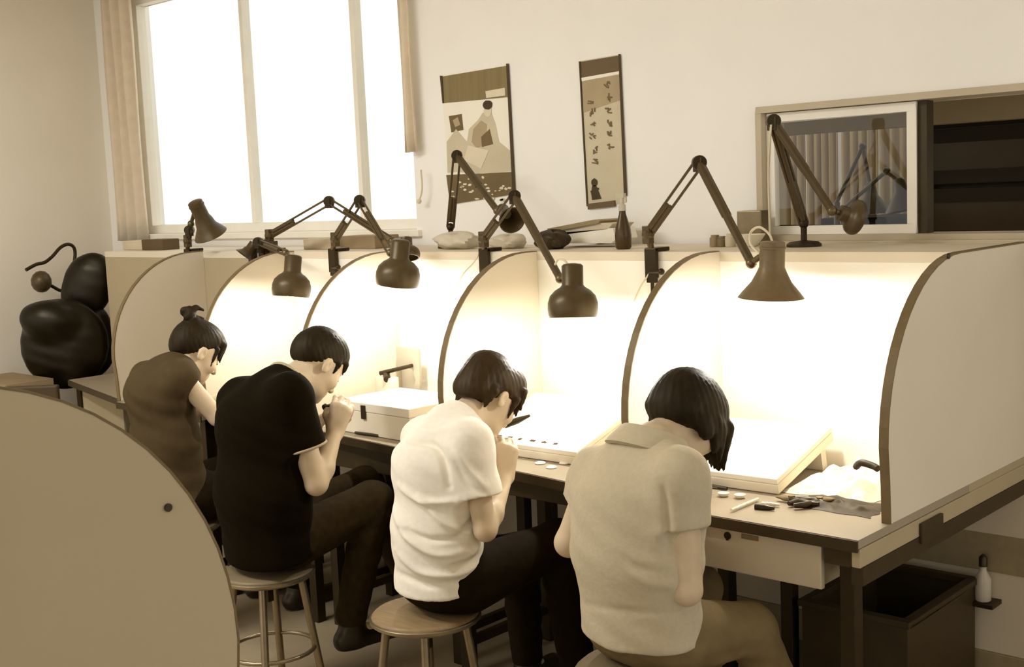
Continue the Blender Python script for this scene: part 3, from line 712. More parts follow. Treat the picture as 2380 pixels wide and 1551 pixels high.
b = MB(); b.prism([PY(1278, 538, Y), PY(1390, 518, Y), PY(1424, 520, Y), PY(1412, 534, Y), PY(1300, 548, Y)], (0, .13, 0)); b.build('upper_sheets', 'paper_grey', t, bevel=.002)
b = MB(); b.prism([PY(1270, 532, Y - .01), PY(1378, 511, Y - .01), PY(1394, 513, Y - .01), PY(1390, 520, Y - .01), PY(1280, 540, Y - .01)], (0, .15, 0)); b.build('dark_cover', 'edge_tan', t, bevel=.002)
b = MB(); p = PZ(1395, 568, LZ); b.ball(p + V((0, 0, .0105)), (.03, .02, .010)); tag(b.build('eraser', 'tool_grey', smooth=True), 'small grey lump on the ledge before the papers', 'eraser')
p = V((PY(1449, 571, .62).x, .62, LZ)); t = thing('spray_bottle', 'dark bottle with a pale pump top on the ledge below the scroll', 'bottle', tuple(p))
hb = PY(1449, 520, p.y).z - LZ
b = MB(); b.lathe([(.022, .0005), (.028, .006), (.029, hb * .55), (.026, hb * .85), (.013, hb * 1.35), (.011, hb * 1.5)], p, n=20); b.build('bottle_body', 'bottle_brown', t, smooth=True)
b = MB(); q = p + V((0, 0, hb * 1.5)); b.lathe([(.013, 0), (.013, .02), (.008, .024), (.007, .045)], q, n=16); b.box(q.x - .022, q.x + .012, q.y - .008, q.y + .008, q.z + .045, q.z + .06); b.build('pump_top', 'bottle_clear', t, smooth=True)
for i, (u, h, mm, lab) in enumerate([(1662, .030, 'carton_brown', 'leftmost of three small jars on the ledge left of the sliding window'), (1678, .026, 'tool_grey', 'middle of three small jars on the ledge left of the sliding window'), (1698, .034, 'paper_grey', 'rightmost of three small jars on the ledge left of the sliding window')]):
    p = PZ(u, 574, LZ); b = MB(); b.lathe([(.016, .0005), (.018, .004), (.018, h), (.014, h + .003), (.014, h + .010)], p, n=16); tag(b.build('jar', mm, smooth=True), lab, 'jar', 'small jars left of the window')
pxbox('carton', 1712, 1768, 490, .86, .05, 'tool_grey', 'grey flat box leaning at the left foot of the sliding window', 'box')
p = V((PY(1742, 568, .76).x, .76, LZ)); b = MB(); b.lathe([(.025, .0005), (.028, .004), (.05, .035), (.053, .04), (.048, .036), (.024, .008), (.002, .006)], p, n=28); tag(b.build('bowl', 'box_white', smooth=True), 'small white bowl on the ledge before the grey flat box', 'bowl')
# ================================================================== THINGS ON THE BENCHES
def board(label, corner, Wd, Dp, tz, th, yaw, m='paper_white', marks=None):
    # a flat case propped up towards the back; corner = near right bottom corner
    o = V(corner); tilt = math.asin(tz / Dp)
    M = Matrix.Translation(o) @ Matrix.Rotation(yaw, 4, 'Z') @ Matrix.Rotation(tilt, 4, 'X')
    t = thing('drawing_case', label, 'case', tuple(o), 'white cases on the benches')
    MB().box(-Wd, 0, 0, Dp, .0, th * .62, M).build('case_base', 'box_white', t, bevel=.003)
    MB().box(-Wd + .001, -.001, .001, Dp, th * .64, th, M).build('case_lid', m, t, bevel=.003)
    b = MB(); b.box(-Wd * .70, -Wd * .70 + .02, -.005, .001, th * .3, th * .85, M); b.build('latch', 'tool_grey', t, bevel=.001)
    b = MB(); b.box(-Wd + .02, -.02, Dp - .05, Dp - .02, -tz * .88, -.002, M); b.build('prop', 'box_white', t)
    if marks:
        b = MB(); r = random.Random(5)
        for k in range(7):
            x = -Wd + .05 + k * (Wd - .12) / 7; b.box(x, x + .022 * r.uniform(.5, 1), .03, .038 + r.uniform(0, .006), th, th + .0006, M)
            b.box(x + .005, x + .012, .029, .042, th, th + .0007, M)
        b.build('printed_marks', 'poster_ink', t)
    return t
board('large bright white case propped before the tan-shirted worker', (-.345, .10, DZ + .001), .42, .355, .085, .045, .05)
board('white case with a row of dark marks beside the white-shirted worker', (-1.03, .085, DZ + .001), .46, .37, .10, .045, .02, marks=True)
# the tall white box of the black-shirted worker
t = thing('white_box', 'deep white box with a small lock beside the black-shirted worker', 'box', (-1.82, .18, DZ)); M = Matrix.Translation((-1.885, .155, 0)) @ Matrix.Rotation(-.03, 4, 'Z')
MB().box(-.27, .13, -.10, .205, DZ + .001, DZ + .085, M).build('box_body', 'box_white', t, bevel=.004)
MB().box(-.272, .132, -.102, .207, DZ + .0855, DZ + .118, M).build('lid', 'paper_white', t, bevel=.004)
b = MB(); q = M @ V((-.115, -.103, 0)); b.box(q.x - .01, q.x + .01, q.y - .006, q.y, DZ + .06, DZ + .11); b.build('lock', 'tool_black', t, bevel=.001)
# tape dispenser / stand behind the box
t = thing('marking_stand', 'grey upright stand with a black slanting bar behind the white box', 'stand', tuple(V((PY(950, 900, .40).x, .40, DZ))))
Y = .40
b = MB(); q = PY(950, 900, Y); b.box(q.x - .05, q.x + .06, Y - .03, Y + .05, DZ + .0005, DZ + .012); b.prism([V((q.x - .035, Y, DZ + .012)), V((q.x + .05, Y, DZ + .012)), PY(975, 880, Y), PY(972, 812, Y), PY(920, 806, Y), PY(922, 852, Y), PY(958, 858, Y), PY(966, 885, Y)], (0, .012, 0)); b.build('upright_plate', 'stand_grey', t, bevel=.001)
b = MB(); b.cyl(PY(884, 868, Y - .05), PY(958, 850, Y - .01), .009, .007); b.build('black_bar', 'tool_black', t, smooth=True)
b = MB(); b.box(PY(880, 880, Y - .04).x, PY(918, 880, Y - .04).x, Y - .06, Y - .02, DZ + .001, PY(900, 876, Y - .04).z); b.build('white_holder', 'box_white', t, bevel=.004)
b = MB(); b.cyl(PY(898, 870, Y - .04), PY(900, 882, Y - .063), .014); b.build('knob', 'tool_black', t, smooth=True)
# hand tools lying about
def stick(name, label, p, q, r, m, cat, r1=None):
    b = MB(); b.rings([p, p.lerp(q, .5), q], [r, r * 1.1, r if r1 is None else r1], 10); return tag(b.build(name, m, smooth=True), label, cat, None)
zt = DZ + .006
stick('file_tool', 'thin dark file lying before the white box with the lock', PZ(826, 1006, zt), PZ(880, 1013, zt), .005, 'tool_black', 'file')
stick('file_tool', 'pale rod lying before the white box with the lock', PZ(880, 1004, zt), PZ(936, 1010, zt), .006, 'foil', 'file')
stick('tweezers', 'dark tweezers lying at the front edge of the third bench', PZ(848, 994, zt), PZ(862, 1008, zt), .006, 'tool_black', 'tweezers')
stick('file_tool', 'thin dark file on the nearest bench, pointing out from behind the tan shirt', PZ(1628, 1126, zt), PZ(1690, 1136, zt), .005, 'tool_black', 'file')
def pliers(label, c, ang, m='tool_black'):
    t = thing('pliers', label, 'pliers', tuple(c)); M = Matrix.Translation(c) @ Matrix.Rotation(ang, 4, 'Z')
    for s in (-1, 1):
        b = MB(); b.rings([M @ V((s * .004, .0, .009)), M @ V((s * .014, -.03, .009)), M @ V((s * .018, -.06, .009)), M @ V((s * .012, -.085, .009))], [.007, .0085, .0085, .006], 10); b.build('handle', m, t, smooth=True)
        b = MB(); b.rings([M @ V((-s * .003, .0, .009)), M @ V((-s * .006, .018, .009)), M @ V((-s * .002, .045, .009))], [.006, .0065, .002], 8); b.build('jaw', 'tool_grey', t, smooth=True)
    b = MB(); b.cyl(M @ V((0, 0, .001)), M @ V((0, 0, .019)), .009); b.build('rivet', 'tool_grey', t, smooth=True)
pliers('dark pliers lying near the front edge of the nearest bench', PZ(1905, 1172, DZ + .001), -.5)
pliers('dark long-nosed pliers lying under the edge of the bright white case', PZ(1840, 1168, DZ + .001), 1.6)
stick('tweezers', 'bright tweezers lying before the bright white case', PZ(1700, 1186, zt), PZ(1762, 1160, zt), .004, 'foil', 'tweezers')
stick('graver', 'dark graver lying before the bright white case', PZ(1755, 1178, zt), PZ(1800, 1182, zt), .008, 'tool_black', 'graver', .004)
stick('graver', 'pale graver lying across the middle of the nearest bench front', PZ(1770, 1172, zt), PZ(1812, 1174, zt), .006, 'foil', 'graver', .003)
for i, (u, v, lab) in enumerate([(1640, 1146, 'small shiny dish on the nearest bench, closest to the tan shirt'), (1682, 1154, 'small shiny dish on the nearest bench, second from the tan shirt'), (1720, 1158, 'small shiny dish on the nearest bench, third from the tan shirt')]):
    p = PZ(u, v, DZ); b = MB(); b.lathe([(.010, .0005), (.013, .003), (.016, .010), (.013, .008), (.002, .003)], p, n=18); tag(b.build('dish', 'foil', smooth=True), lab, 'dish', 'shiny dishes on the nearest bench')
for i, (u, v, lab) in enumerate([(1256, 1078, 'flat white chip on the second bench, left one'), (1282, 1088, 'flat white chip on the second bench, middle one'), (1312, 1078, 'flat white chip on the second bench, right one')]):
    p = PZ(u, v, DZ); b = MB(); b.lathe([(.016, .0005), (.017, .003), (.012, .006), (.001, .006)], p, n=14); tag(b.build('chip', 'paper_white', smooth=True), lab, 'chip', 'white chips on the second bench')
# crumpled heap in the near corner of the nearest bench
def heap(name, label, cat, poly, zmax, m, seed, z0=DZ):
    r = random.Random(seed); n = 34; P = [PZ(u, v, z0) for u, v in poly]; xs_ = [p.x for p in P]; ys_ = [p.y for p in P]
    x0, x1, y0, y1 = min(xs_), min(max(xs_), -.02), min(ys_), min(max(ys_), BY - .02); vs = []; fs = []
    bumps = [(r.uniform(0, 1), r.uniform(0, 1), r.uniform(.06, .16), r.uniform(.3, 1)) for _ in range(22)]
    for i in range(n + 1):
        for j in range(n + 1):
            a, c = i / n, j / n; h = max(bq[3] * max(0, 1 - math.hypot(a - bq[0], c - bq[1]) / (bq[2] * 1.6)) for bq in bumps)
            e = min(1, 5 * min(a, 1 - a, c, 1 - c)); ja = .02 * math.sin(17 * c + seed); jc = .02 * math.sin(15 * a + seed)
            vs.append((x0 + (x1 - x0) * (a + ja), y0 + (y1 - y0) * (c + jc), z0 + .0006 + e * (.25 + .75 * h) * zmax))
    for i in range(n):
        for j in range(n): k = i * (n + 1) + j; fs.append((k, k + n + 1, k + n + 2, k + 1))
    o = MB().add(vs, fs).build(name, m, smooth=True); return tag(o, label, cat)
heap('foil_wrap', 'heap of crumpled shiny wrap in the corner by the end partition', 'wrap', [(1890, 1150), (2025, 1175), (2030, 1090), (1960, 1085)], .065, 'foil', 3)
heap('tool_pouch', 'dark flat tool pouch half under the bright white case', 'pouch', [(1850, 1165), (2020, 1205), (2000, 1180), (1900, 1150)], .02, 'bag_dark', 8)
t = thing('tool_strap', 'dark strap rising behind the crumpled wrap at the end partition', 'strap', tuple(PZ(2010, 1085, DZ + .03)))
b = MB(); b.tube([PX(1990, 1085, -.10), PX(2002, 1076, -.07), PX(2030, 1084, -.03), PX(2040, 1090, -.015)], .009); b.build('strap', 'bag_dark', t, smooth=True)
t = thing('glass_jar', 'small jar with a dark band beside the tan-shirted worker', 'jar', tuple(PZ(1358, 1066, DZ))); p = ORG[t.name]
b = MB(); b.lathe([(.022, .0005), (.026, .004), (.026, .045), (.022, .05)], p, n=22); b.build('jar_body', 'foil', t, smooth=True)
b = MB(); b.lathe([(.0268, .030), (.0275, .032), (.0275, .048), (.0268, .05), (.022, .052), (.004, .052)], p, n=22); b.build('lid', 'tool_grey', t, smooth=True)
stick('burnisher', 'black handled tool resting on the white case beside the white-shirted face', PY(1172, 990, .06), PY(1232, 966, .12), .010, 'tool_black', 'burnisher', .004)
# small things by the worker with the bun
for i, (u, v, h, mm, lab) in enumerate([(532, 902, .05, 'tool_grey', 'small grey bottle on the bench beside the worker with a hair bun'), (516, 915, .03, 'paper_grey', 'small pale pot on the bench beside the worker with a hair bun')]):
    p = PZ(u, v + 12, DZ); b = MB(); b.lathe([(.014, .0005), (.016, .003), (.016, h), (.008, h + .006), (.008, h + .018)], p, n=16); tag(b.build('bottle', mm, smooth=True), lab, 'bottle')
# ================================================================== LOW THINGS
t = thing('crate', 'dark open crate on the floor under the near end of the bench', 'crate', (-.33, .70, 0))
x0, x1, y0, y1, zc = -.455, -.125, .41, .89, .36
T_ = .012
b = MB(); b.box(x0, x1, y0, y1, .002, .014); b.box(x0, x1, y0, y0 + T_, .014, zc - .02); b.box(x0, x1, y1 - T_, y1, .014, zc - .02); b.box(x0, x0 + T_, y0 + T_, y1 - T_, .014, zc - .02); b.box(x1 - T_, x1, y0 + T_, y1 - T_, .014, zc - .02); b.build('crate_body', 'crate_dark', t)
b = MB()
for (a0, a1, c0, c1) in ((x0 - .01, x1 + .01, y0 - .01, y0 + .02), (x0 - .01, x1 + .01, y1 - .02, y1 + .01), (x0 - .01, x0 + .02, y0 + .02, y1 - .02), (x1 - .02, x1 + .01, y0 + .02, y1 - .02)): b.box(a0, a1, c0, c1, zc - .02, zc)
b.build('rim', 'crate_dark', t, bevel=.003)

struct(MB().box(-.9, 2.6, WY - .010, WY, .37, .49).build('trim_2', 'edge_tan', bevel=.002))
t = thing('wall_bottle', 'small bottle with a dark cap standing on a dark wall bracket beyond the crate', 'bottle', tuple(PY(2285, 1398, .90)))
p = ORG[t.name]
b = MB(); b.lathe([(.020, .002), (.024, .006), (.024, .075), (.010, .10), (.010, .112)], p, n=18); b.build('bottle_body', 'bottle_clear', t, smooth=True)
b = MB(); b.lathe([(.013, .112), (.013, .14), (.004, .15)], p, n=14); b.build('cap', 'tool_black', t, smooth=True)
b = MB(); b.box(p.x - .04, p.x + .04, p.y - .03, WY - .001, p.z - .012, p.z + .001); b.build('bracket', 'dark_steel', t)
# ================================================================== PEOPLE, STOOLS
def beyond(e, d, rad, L):
    e, d = np3(e), np3(d)
    def fn(P):
        q = P - e; t = q @ d; rr = np.linalg.norm(q - t[..., None] * d, axis=-1); return np.maximum(np.maximum(-t, t - L), rr - rad)
    c = e + d * L / 2; m = L / 2 + rad
    return fn, c - m, c + m
def headframe(c, pitch, yaw=0.0, roll=0.0):
    R = Matrix.Rotation(yaw, 3, 'Z') @ Matrix.Rotation(-pitch, 3, 'X') @ Matrix.Rotation(roll, 3, 'Y')
    R = np.array(R); c = np3(c); return R, (lambda x, y, z: c + R @ np.array([x, y, z], float))
def add_head(s, R, H, k=.012):
    s.add(ell(H(0, -.006, .038), (.074, .096, .084), R), .01)
    s.add(ell(H(0, .038, -.018), (.062, .054, .078), R), .03)
    s.add(ell(H(0, .046, -.064), (.046, .044, .034), R), .02)
    s.add(rc(H(0, .080, -.086), H(0, .082, -.080), .015, .014), .02)
    s.add(rc(H(-.030, .080, .028), H(.030, .080, .028), .012, .012), .015)
    for sx in (-1, 1):
        s.add(ell(H(sx * .031, .098, .010), (.017, .016, .012), R), .012, 's')
        s.add(ell(H(sx * .031, .080, .008), (.013, .011, .011), R), .004)
        s.add(ell(H(sx * .048, .062, -.022), (.02, .022, .022), R), .02)
        s.add(ell(H(sx * .075, -.004, -.002), (.008, .017, .028), R), .006)
        s.add(ell(H(sx * .083, .002, .002), (.008, .010, .019), R), .003, 's')
    s.add(rc(H(0, .092, .014), H(0, .112, -.024), .008, .011), .008)
    for sx in (-1, 1): s.add(rc(H(sx * .010, .100, -.028), H(sx * .011, .098, -.028), .007, .007), .006)
    s.add(rc(H(-.018, .090, -.047), H(.018, .090, -.047), .006, .006), .006)
    s.add(rc(H(-.015, .089, -.058), H(.015, .089, -.058), .0065, .0065), .006)
def add_hand(s, wrist, fwd, back, side, curl=(.9, 1.1, .6), k=.006, scale=1.0):
    # fwd: wrist -> knuckles, back: out of the back of the hand, side: +1 thumb lies towards +x of the frame
    y = V(fwd).normalized(); z = V(back); z = (z - y * z.dot(y)).normalized(); x = y.cross(z) * side; w = V(wrist); q = scale
    def P(a, b_, c): return w + x * (a * q) + y * (b_ * q) + z * (c * q)
    tips = []
    lens = [(.040, .024, .019), (.044, .028, .020), (.041, .026, .019), (.033, .019, .017)]
    for i, mx in enumerate((.028, .009, -.010, -.027)):
        kn = P(mx, (.088, .092, .088, .080)[i], .002)
        s.add(rc(P(mx * .55, .002, -.002), kn, .0145 * q, .0115 * q), .012)
        ang = 0; p = kn; sp = (.07, .02, -.03, -.09)[i]
        for j, L in enumerate(lens[i]):
            ang += curl[j] * (1, 1.05, 1.1, 1.18)[i]
            d = y * math.cos(ang) - z * math.sin(ang) + x * sp; d.normalize(); n = p + d * (L * q)
            s.add(rc(p, n, (.0098, .0088, .0080)[j] * q, (.0090, .0081, .0068)[j] * q), .004 if j else .006); p = n
        tips.append(p)
    t0 = P(.020, .022, -.006); t1 = P(.046, .052, -.020); t2 = t1.lerp(tips[0], .45) + x * .008 * q; t3 = t1.lerp(tips[0], .85)
    s.add(rc(t0, t1, .0150 * q, .0115 * q), .012); s.add(rc(t1, t2, .0108 * q, .0095 * q), .005); s.add(rc(t2, t3, .0095 * q, .0078 * q), .005)
    return tips
def strands(amp, seed, c):
    c = np3(c)
    def f(vs, n):
        d = vs - c; a = np.arctan2(d[:, 1], d[:, 0]); return amp * (np.sin(31 * a + seed + 6 * d[:, 2] / .1) + .6 * np.sin(57 * a + 2 * seed) + .5 * np.sin(90 * d[:, 0] / .1 + 4 * d[:, 2] / .1))
    return f
def wrinkles(folds, amp=.0015, seed=1.0):
    segs = []
    for pts, wd, hgt in folds:
        pp = [np.array(p[:2]) for p in spline([(u, v, 0) for u, v in pts], 5)]; pp = [np.array([float(a[0]), float(a[1])]) for a in pp]; segs.append((pp, wd, hgt))
    def f(vs, n):
        d = amp * (np.sin(43 * vs[:, 0] + 31 * vs[:, 2] + seed) * np.sin(37 * vs[:, 2] - 22 * vs[:, 1] + 2 * seed) + .6 * np.sin(90 * vs[:, 2] + 40 * vs[:, 0] + seed))
        if segs:
            px = to_px(vs); view = CAM - vs; face = np.clip((n * view).sum(1) / np.linalg.norm(view, axis=1) * 2.5, 0, 1)
            for pp, wd, hgt in segs:
                best = np.full(len(vs), 1e9); L = len(pp) - 1; env = np.zeros(len(vs))
                for i in range(L):
                    a, b_ = pp[i], pp[i + 1]; ba = b_ - a; t = np.clip(((px - a) @ ba) / max(ba @ ba, 1e-9), 0, 1); dd = np.linalg.norm(px - a - t[:, None] * ba, axis=1)
                    m = dd < best; best[m] = dd[m]; s_ = (i + t) / L; env[m] = (np.sin(np.pi * np.clip(s_, .04, .96)) ** .5)[m]
                d += hgt * np.exp(-(best / wd) ** 2) * face * env
        return d
    return f
def person(label, J, hair, shirt_mat, trouser_mat, shirt, pitch, yaw=0.0, roll=0.0, hscale=1.0, folds=(), hair_mat='hair_black', build=1.0, sleeve=.6, hands=None, collar=None, lat=(1, 0, 0), amp=.0014, cuffs=None):
    base = (J['pelvis'].x, J['pelvis'].y, 0)
    root = thing('person', label, 'person', base, 'workers at the benches'); lat = np3(lat)
    R, H = headframe(J['head'], pitch, yaw, roll); B = build
    S = SDF(.0052)
    pel, wai, che, nb = J['pelvis'], J['waist'], J['chest'], J['neck']
    # --- body: one surface, head to feet
    sp = [(pel, .075), (wai, .068), (che, .070), (nb, .050)]
    for i in range(3): S.add(rc(sp[i][0], sp[i + 1][0], sp[i][1] * B, sp[i + 1][1] * B, lat, 1.45 if i < 2 else 1.25), .03)
    S.add(rc(nb, H(0, -.018, -.045), .052 * B, .048), .02)
    S.add(rc(nb, H(0, .025, -.070), .048, .040), .025)
    for sd in ('R', 'L'):
        sh, el, wr = J['sh' + sd], J['el' + sd], J['wr' + sd]
        S.add(rc(nb.lerp(che, .35), sh, .048 * B, .042 * B), .03)
        S.add(rc(sh, el, .043 * B, .033 * B), .02)
        m = el.lerp(wr, .3); S.add(rc(el, m, .033 * B, .036 * B), .015); S.add(rc(m, wr, .036 * B, .0235), .015)
        hip, kn, an = J['hip' + sd], J['kn' + sd], J['an' + sd]
        S.add(rc(hip, kn, .058, .042), .03); S.add(rc(kn, kn.lerp(an, .3), .042, .042), .02); S.add(rc(kn.lerp(an, .3), an, .042, .030), .02)
        toe = J['toe' + sd]; S.add(rc(an - V((0, 0, .03)), toe, .028, .022), .02)
        fw, bk, cu = hands[sd]
        add_hand(S, wr, fw, bk, -1 if sd == 'R' else 1, cu)
    add_head(S, R, H)
    lipc = H(0, .093, -.052)
    body = blob('body', ['skin', 'lip'], S, root, None, 1, lambda c: (np.linalg.norm((c - lipc) @ R / np.array([.022, .016, .010]), axis=1) < 1))
    for sx in (-1, 1):
        b = MB(); b.ball(V(H(sx * .031, .0835, .008)), .0100, 14); b.cur = 1; b.ball(V(H(sx * .031, .0900, .005)), (.0055, .0055, .0055), 12); b.build('eye', ['eye_white', 'eye_dark'], body, smooth=True)
        b = MB(); b.rings([V(H(sx * .016, .093, .030)), V(H(sx * .032, .092, .035)), V(H(sx * .048, .080, .031))], [.0032, .0042, .002], 8); b.build('eyebrow', hair_mat, body, smooth=True)
    # --- hair
    Q = SDF(.005); hair(Q, R, H, J); blob('hair', hair_mat, Q, root, strands(.0006, pitch * 7, H(0, -.02, .06)), 1)
    # --- shirt
    T = SDF(.0052); r = shirt; cuff = r.get('cuff', .056)
    for sd in ('R', 'L'):
        sh, el = J['sh' + sd], J['el' + sd]; e = sh.lerp(el, sleeve); d = (el - sh).normalized()
        T.add(rc(sh, e, .060 * B, cuff), .02)
        T.add(beyond(e, d, .10, .14), .003, 's')
        T.add(rc(e - d * .035, e + d * .06, cuff - .013, cuff - .011), .003, 's')
    T.add(rc(pel + V((0, 0, r.get('drop', -.02))), wai, r['p'], r['w'], lat, r.get('sp', 1.42)), .03); T.add(rc(wai, che, r['w'], r['c'], lat, r.get('sc', 1.45)), .06)
    T.add(rc(che, nb, r['c'], r.get('n', .062), lat, 1.30), .06)
    for sd in ('R', 'L'):
        sh = J['sh' + sd]; T.add(rc(nb.lerp(che, .3), sh, .062, r.get('cap', .056) * B), .06)
    if 'hem' in r:
        hp, hs = r['hem']; nn = np.array([0, hs, -1.0]); T.add(half(-nn / np.linalg.norm(nn), hp, np3(pel) - .26, np3(pel) + np.array([.26, .30, .10])), .006, 's')
    nd = J.get('nd') or (V(H(0, -.01, -.05)) - nb).normalized()
    T.add(beyond(nb + nd * .006, nd, .088, .14), .006, 's'); T.add(rc(nb - nd * .02, nb + nd * .05, .058 * B, .058 * B), .006, 's')
    sh_o = blob('shirt', shirt_mat, T, root, wrinkles(folds, amp, pitch * 5), 2)
    if collar: collar(sh_o, nb, nd, H, R)
    if cuffs:
        for sd in ('R', 'L'):
            sh, el = J['sh' + sd], J['el' + sd]; e = sh.lerp(el, sleeve); d = (el - sh).normalized(); hoop(e - d * .004, d, (1, 0, .2), cuff, cuff, .0045).build('cuff', cuffs, sh_o, smooth=True)
    # --- trousers
    U = SDF(.008)
    U.add(rc(pel + V((0, 0, -.005)), pel + V((0, .03, .05)), .098, .088, lat, 1.5), .03)
    for sd in ('R', 'L'):
        hip, kn, an = J['hip' + sd], J['kn' + sd], J['an' + sd]
        U.add(rc(hip, kn, .090, .066), .03); U.add(rc(kn, an + V((0, 0, .02)), .066, .052), .025)
    blob('trousers', trouser_mat, U, root, wrinkles((), .002, 3), 2)
    for sd in ('R', 'L'):
        an, toe = J['an' + sd], J['toe' + sd]; Z = SDF(.006); d = (toe - an); d.z = 0; d.normalize()
        f0 = max(0.0, an.z - .095); g = V((an.x, an.y, .035 + f0)); Z.add(rc(g - d * .03, V((toe.x, toe.y, toe.z)), .040, .034), .02); Z.add(rc(g, V((an.x, an.y, .085 + f0)), .042, .046), .02)
        Z.add(half((0, 0, 1), (0, 0, f0 + .004), (min(an.x, toe.x) - .1, min(an.y, toe.y) - .1, f0 - .1), (max(an.x, toe.x) + .1, max(an.y, toe.y) + .1, f0 + .004)), .004, 's')
        blob('shoe', 'shoe_black', Z, root, None, 1)
    return root
# ---- hair styles (head frame: x right, y forward, z up)
def cutplane(Q, R, H, z0, slope, k=.012):
    n = R @ np.array([0, slope, -1.0]); p = H(0, 0, z0); c = H(0, 0, 0); Q.add((half(-n / np.linalg.norm(n), p, c - .2, c + .2)), k, 's')
def hair_short(Q, R, H, J):
    Q.add(ell(H(0, -.007, .041), (.0768, .0995, .087), R), .01); Q.add(ell(H(0, .008, .074), (.068, .088, .058), R), .02); Q.add(ell(H(0, -.064, .020), (.056, .041, .056), R), .02)
    cutplane(Q, R, H, .002, .72, .02)
    for sx in (-1, 1): Q.add(rc(H(sx * .071, .034, .035), H(sx * .070, .036, -.002), .010, .004), .01)
    for i in range(9):                                               # short straight fringe edge
        x = -.048 + .012 * i; Q.add(rc(H(x, .086 - 6 * x * x, .060), H(x, .095 - 6 * x * x, .038), .012, .006), .008)
def tufts(Q, H, pts, k=.006):
    for a, b_, r0, r1 in pts: Q.add(rc(H(*a), H(*b_), r0, r1), k)
def hair_bowl(Q, R, H, J):
    Q.add(ell(H(0, -.008, .042), (.082, .104, .088), R), .01); Q.add(ell(H(.012, .032, .074), (.060, .068, .055), R), .014); Q.add(ell(H(-.010, -.038, .072), (.064, .064, .054), R), .018)
    Q.add(ell(H(0, -.068, -.002), (.064, .046, .062), R), .02)
    cutplane(Q, R, H, -.002, .62, .015)
    for sx in (-1, 1): Q.add(ell(H(sx * .088, .002, -.010), (.028, .026, .036), R), .01, 's')
    r = random.Random(4)
    for i in range(13):
        x = -.064 + .0107 * i; yy = .094 - 5.5 * x * x
        tufts(Q, H, [((x, yy - .012, .065), (x + r.uniform(-.01, .01), yy + .008, .016 - r.uniform(0, .026)), .017, .003)])
    for sx in (-1, 1):
        tufts(Q, H, [((sx * .076, .044, .03), (sx * .070, .050, -.036), .012, .003), ((sx * .070, -.045, .0), (sx * .060, -.040, -.052), .016, .005)], .01)
    for i in range(9):
        x = -.052 + .013 * i; a = V(H(x, -.080 + 4 * x * x, -.012)); Q.add(rc(a, a + V((r.uniform(-.006, .006), .006, -.034 - r.uniform(0, .020))), .015, .003), .012)
def hair_bob(Q, R, H, J):
    Q.add(ell(H(0, -.008, .042), (.088, .108, .092), R), .01); Q.add(ell(H(.0, -.055, .004), (.074, .052, .062), R), .03); Q.add(ell(H(0, .036, .056), (.076, .078, .068), R), .03)
    cutplane(Q, R, H, -.030, .46, .015); Q.add(ell(H(0, .11, -.05), (.085, .07, .075), R), .015, 's')
    for sx in (-1, 1): Q.add(ell(H(sx * .074, .002, -.008), (.018, .034, .036), R), .012)
    r = random.Random(9)
    for i in range(15):                                              # long fringe falling straight down from the bowed head
        x = -.02 + .0065 * i; a = V(H(x, .088 - 3.0 * (x - .02) ** 2, .048)); L = r.uniform(.06, .115)
        Q.add(rc(a, a + V((r.uniform(-.008, .008), r.uniform(-.020, -.004), -L)), .018, .003), .012)
    for i in range(6):
        a = V(H(.074, .058 - .010 * i, .022)); Q.add(rc(a, a + V((0, r.uniform(-.012, .004), -.06 - r.uniform(0, .035))), .016, .004), .012)
    for i in range(11):
        x = -.06 + .012 * i; a = V(H(x, -.082 + 5 * x * x, -.010)); Q.add(rc(a, a + V((0, .004, -.03 - r.uniform(0, .012))), .016, .004), .014)
def hair_bun(Q, R, H, J):
    Q.add(ell(H(0, -.008, .041), (.0772, .100, .087), R), .01); Q.add(ell(H(0, -.062, .012), (.058, .041, .058), R), .02); Q.add(ell(H(0, .020, .070), (.066, .076, .056), R), .02)
    cutplane(Q, R, H, .000, .95, .02); Q.add(ell(H(0, .118, -.03), (.07, .05, .075), R), .012, 's')
    bn = J['bun']; Q.add(rc(V(H(0, -.070, .10)), bn, .028, .018), .015)
    for i in range(9):
        a = i * 2 * math.pi / 9; Q.add(ell(np3(bn) + np.array([.016 * math.cos(a), .010 * math.sin(2 * a), .016 * math.sin(a) + .002]), (.015, .018, .015)), .004)
    e = bn + V((.012, .026, .026)); Q.add(rc(bn, e, .013, .009), .006); Q.add(rc(e, e + V((.014, .022, -.014)), .009, .006), .006); Q.add(rc(bn + V((0, .02, -.012)), bn + V((.02, .05, -.020)), .011, .005), .006)
    for sx in (-1, 1):
        tufts(Q, H, [((sx * .070, .048, .045), (sx * .069, .054, -.025), .009, .003), ((sx * .03, .078, .080), (sx * .042, .092, .012), .016, .004), ((sx * .050, .066, .075), (sx * .056, .076, .014), .016, .004), ((sx * .008, .084, .080), (sx * .016, .101, .020), .016, .004)])
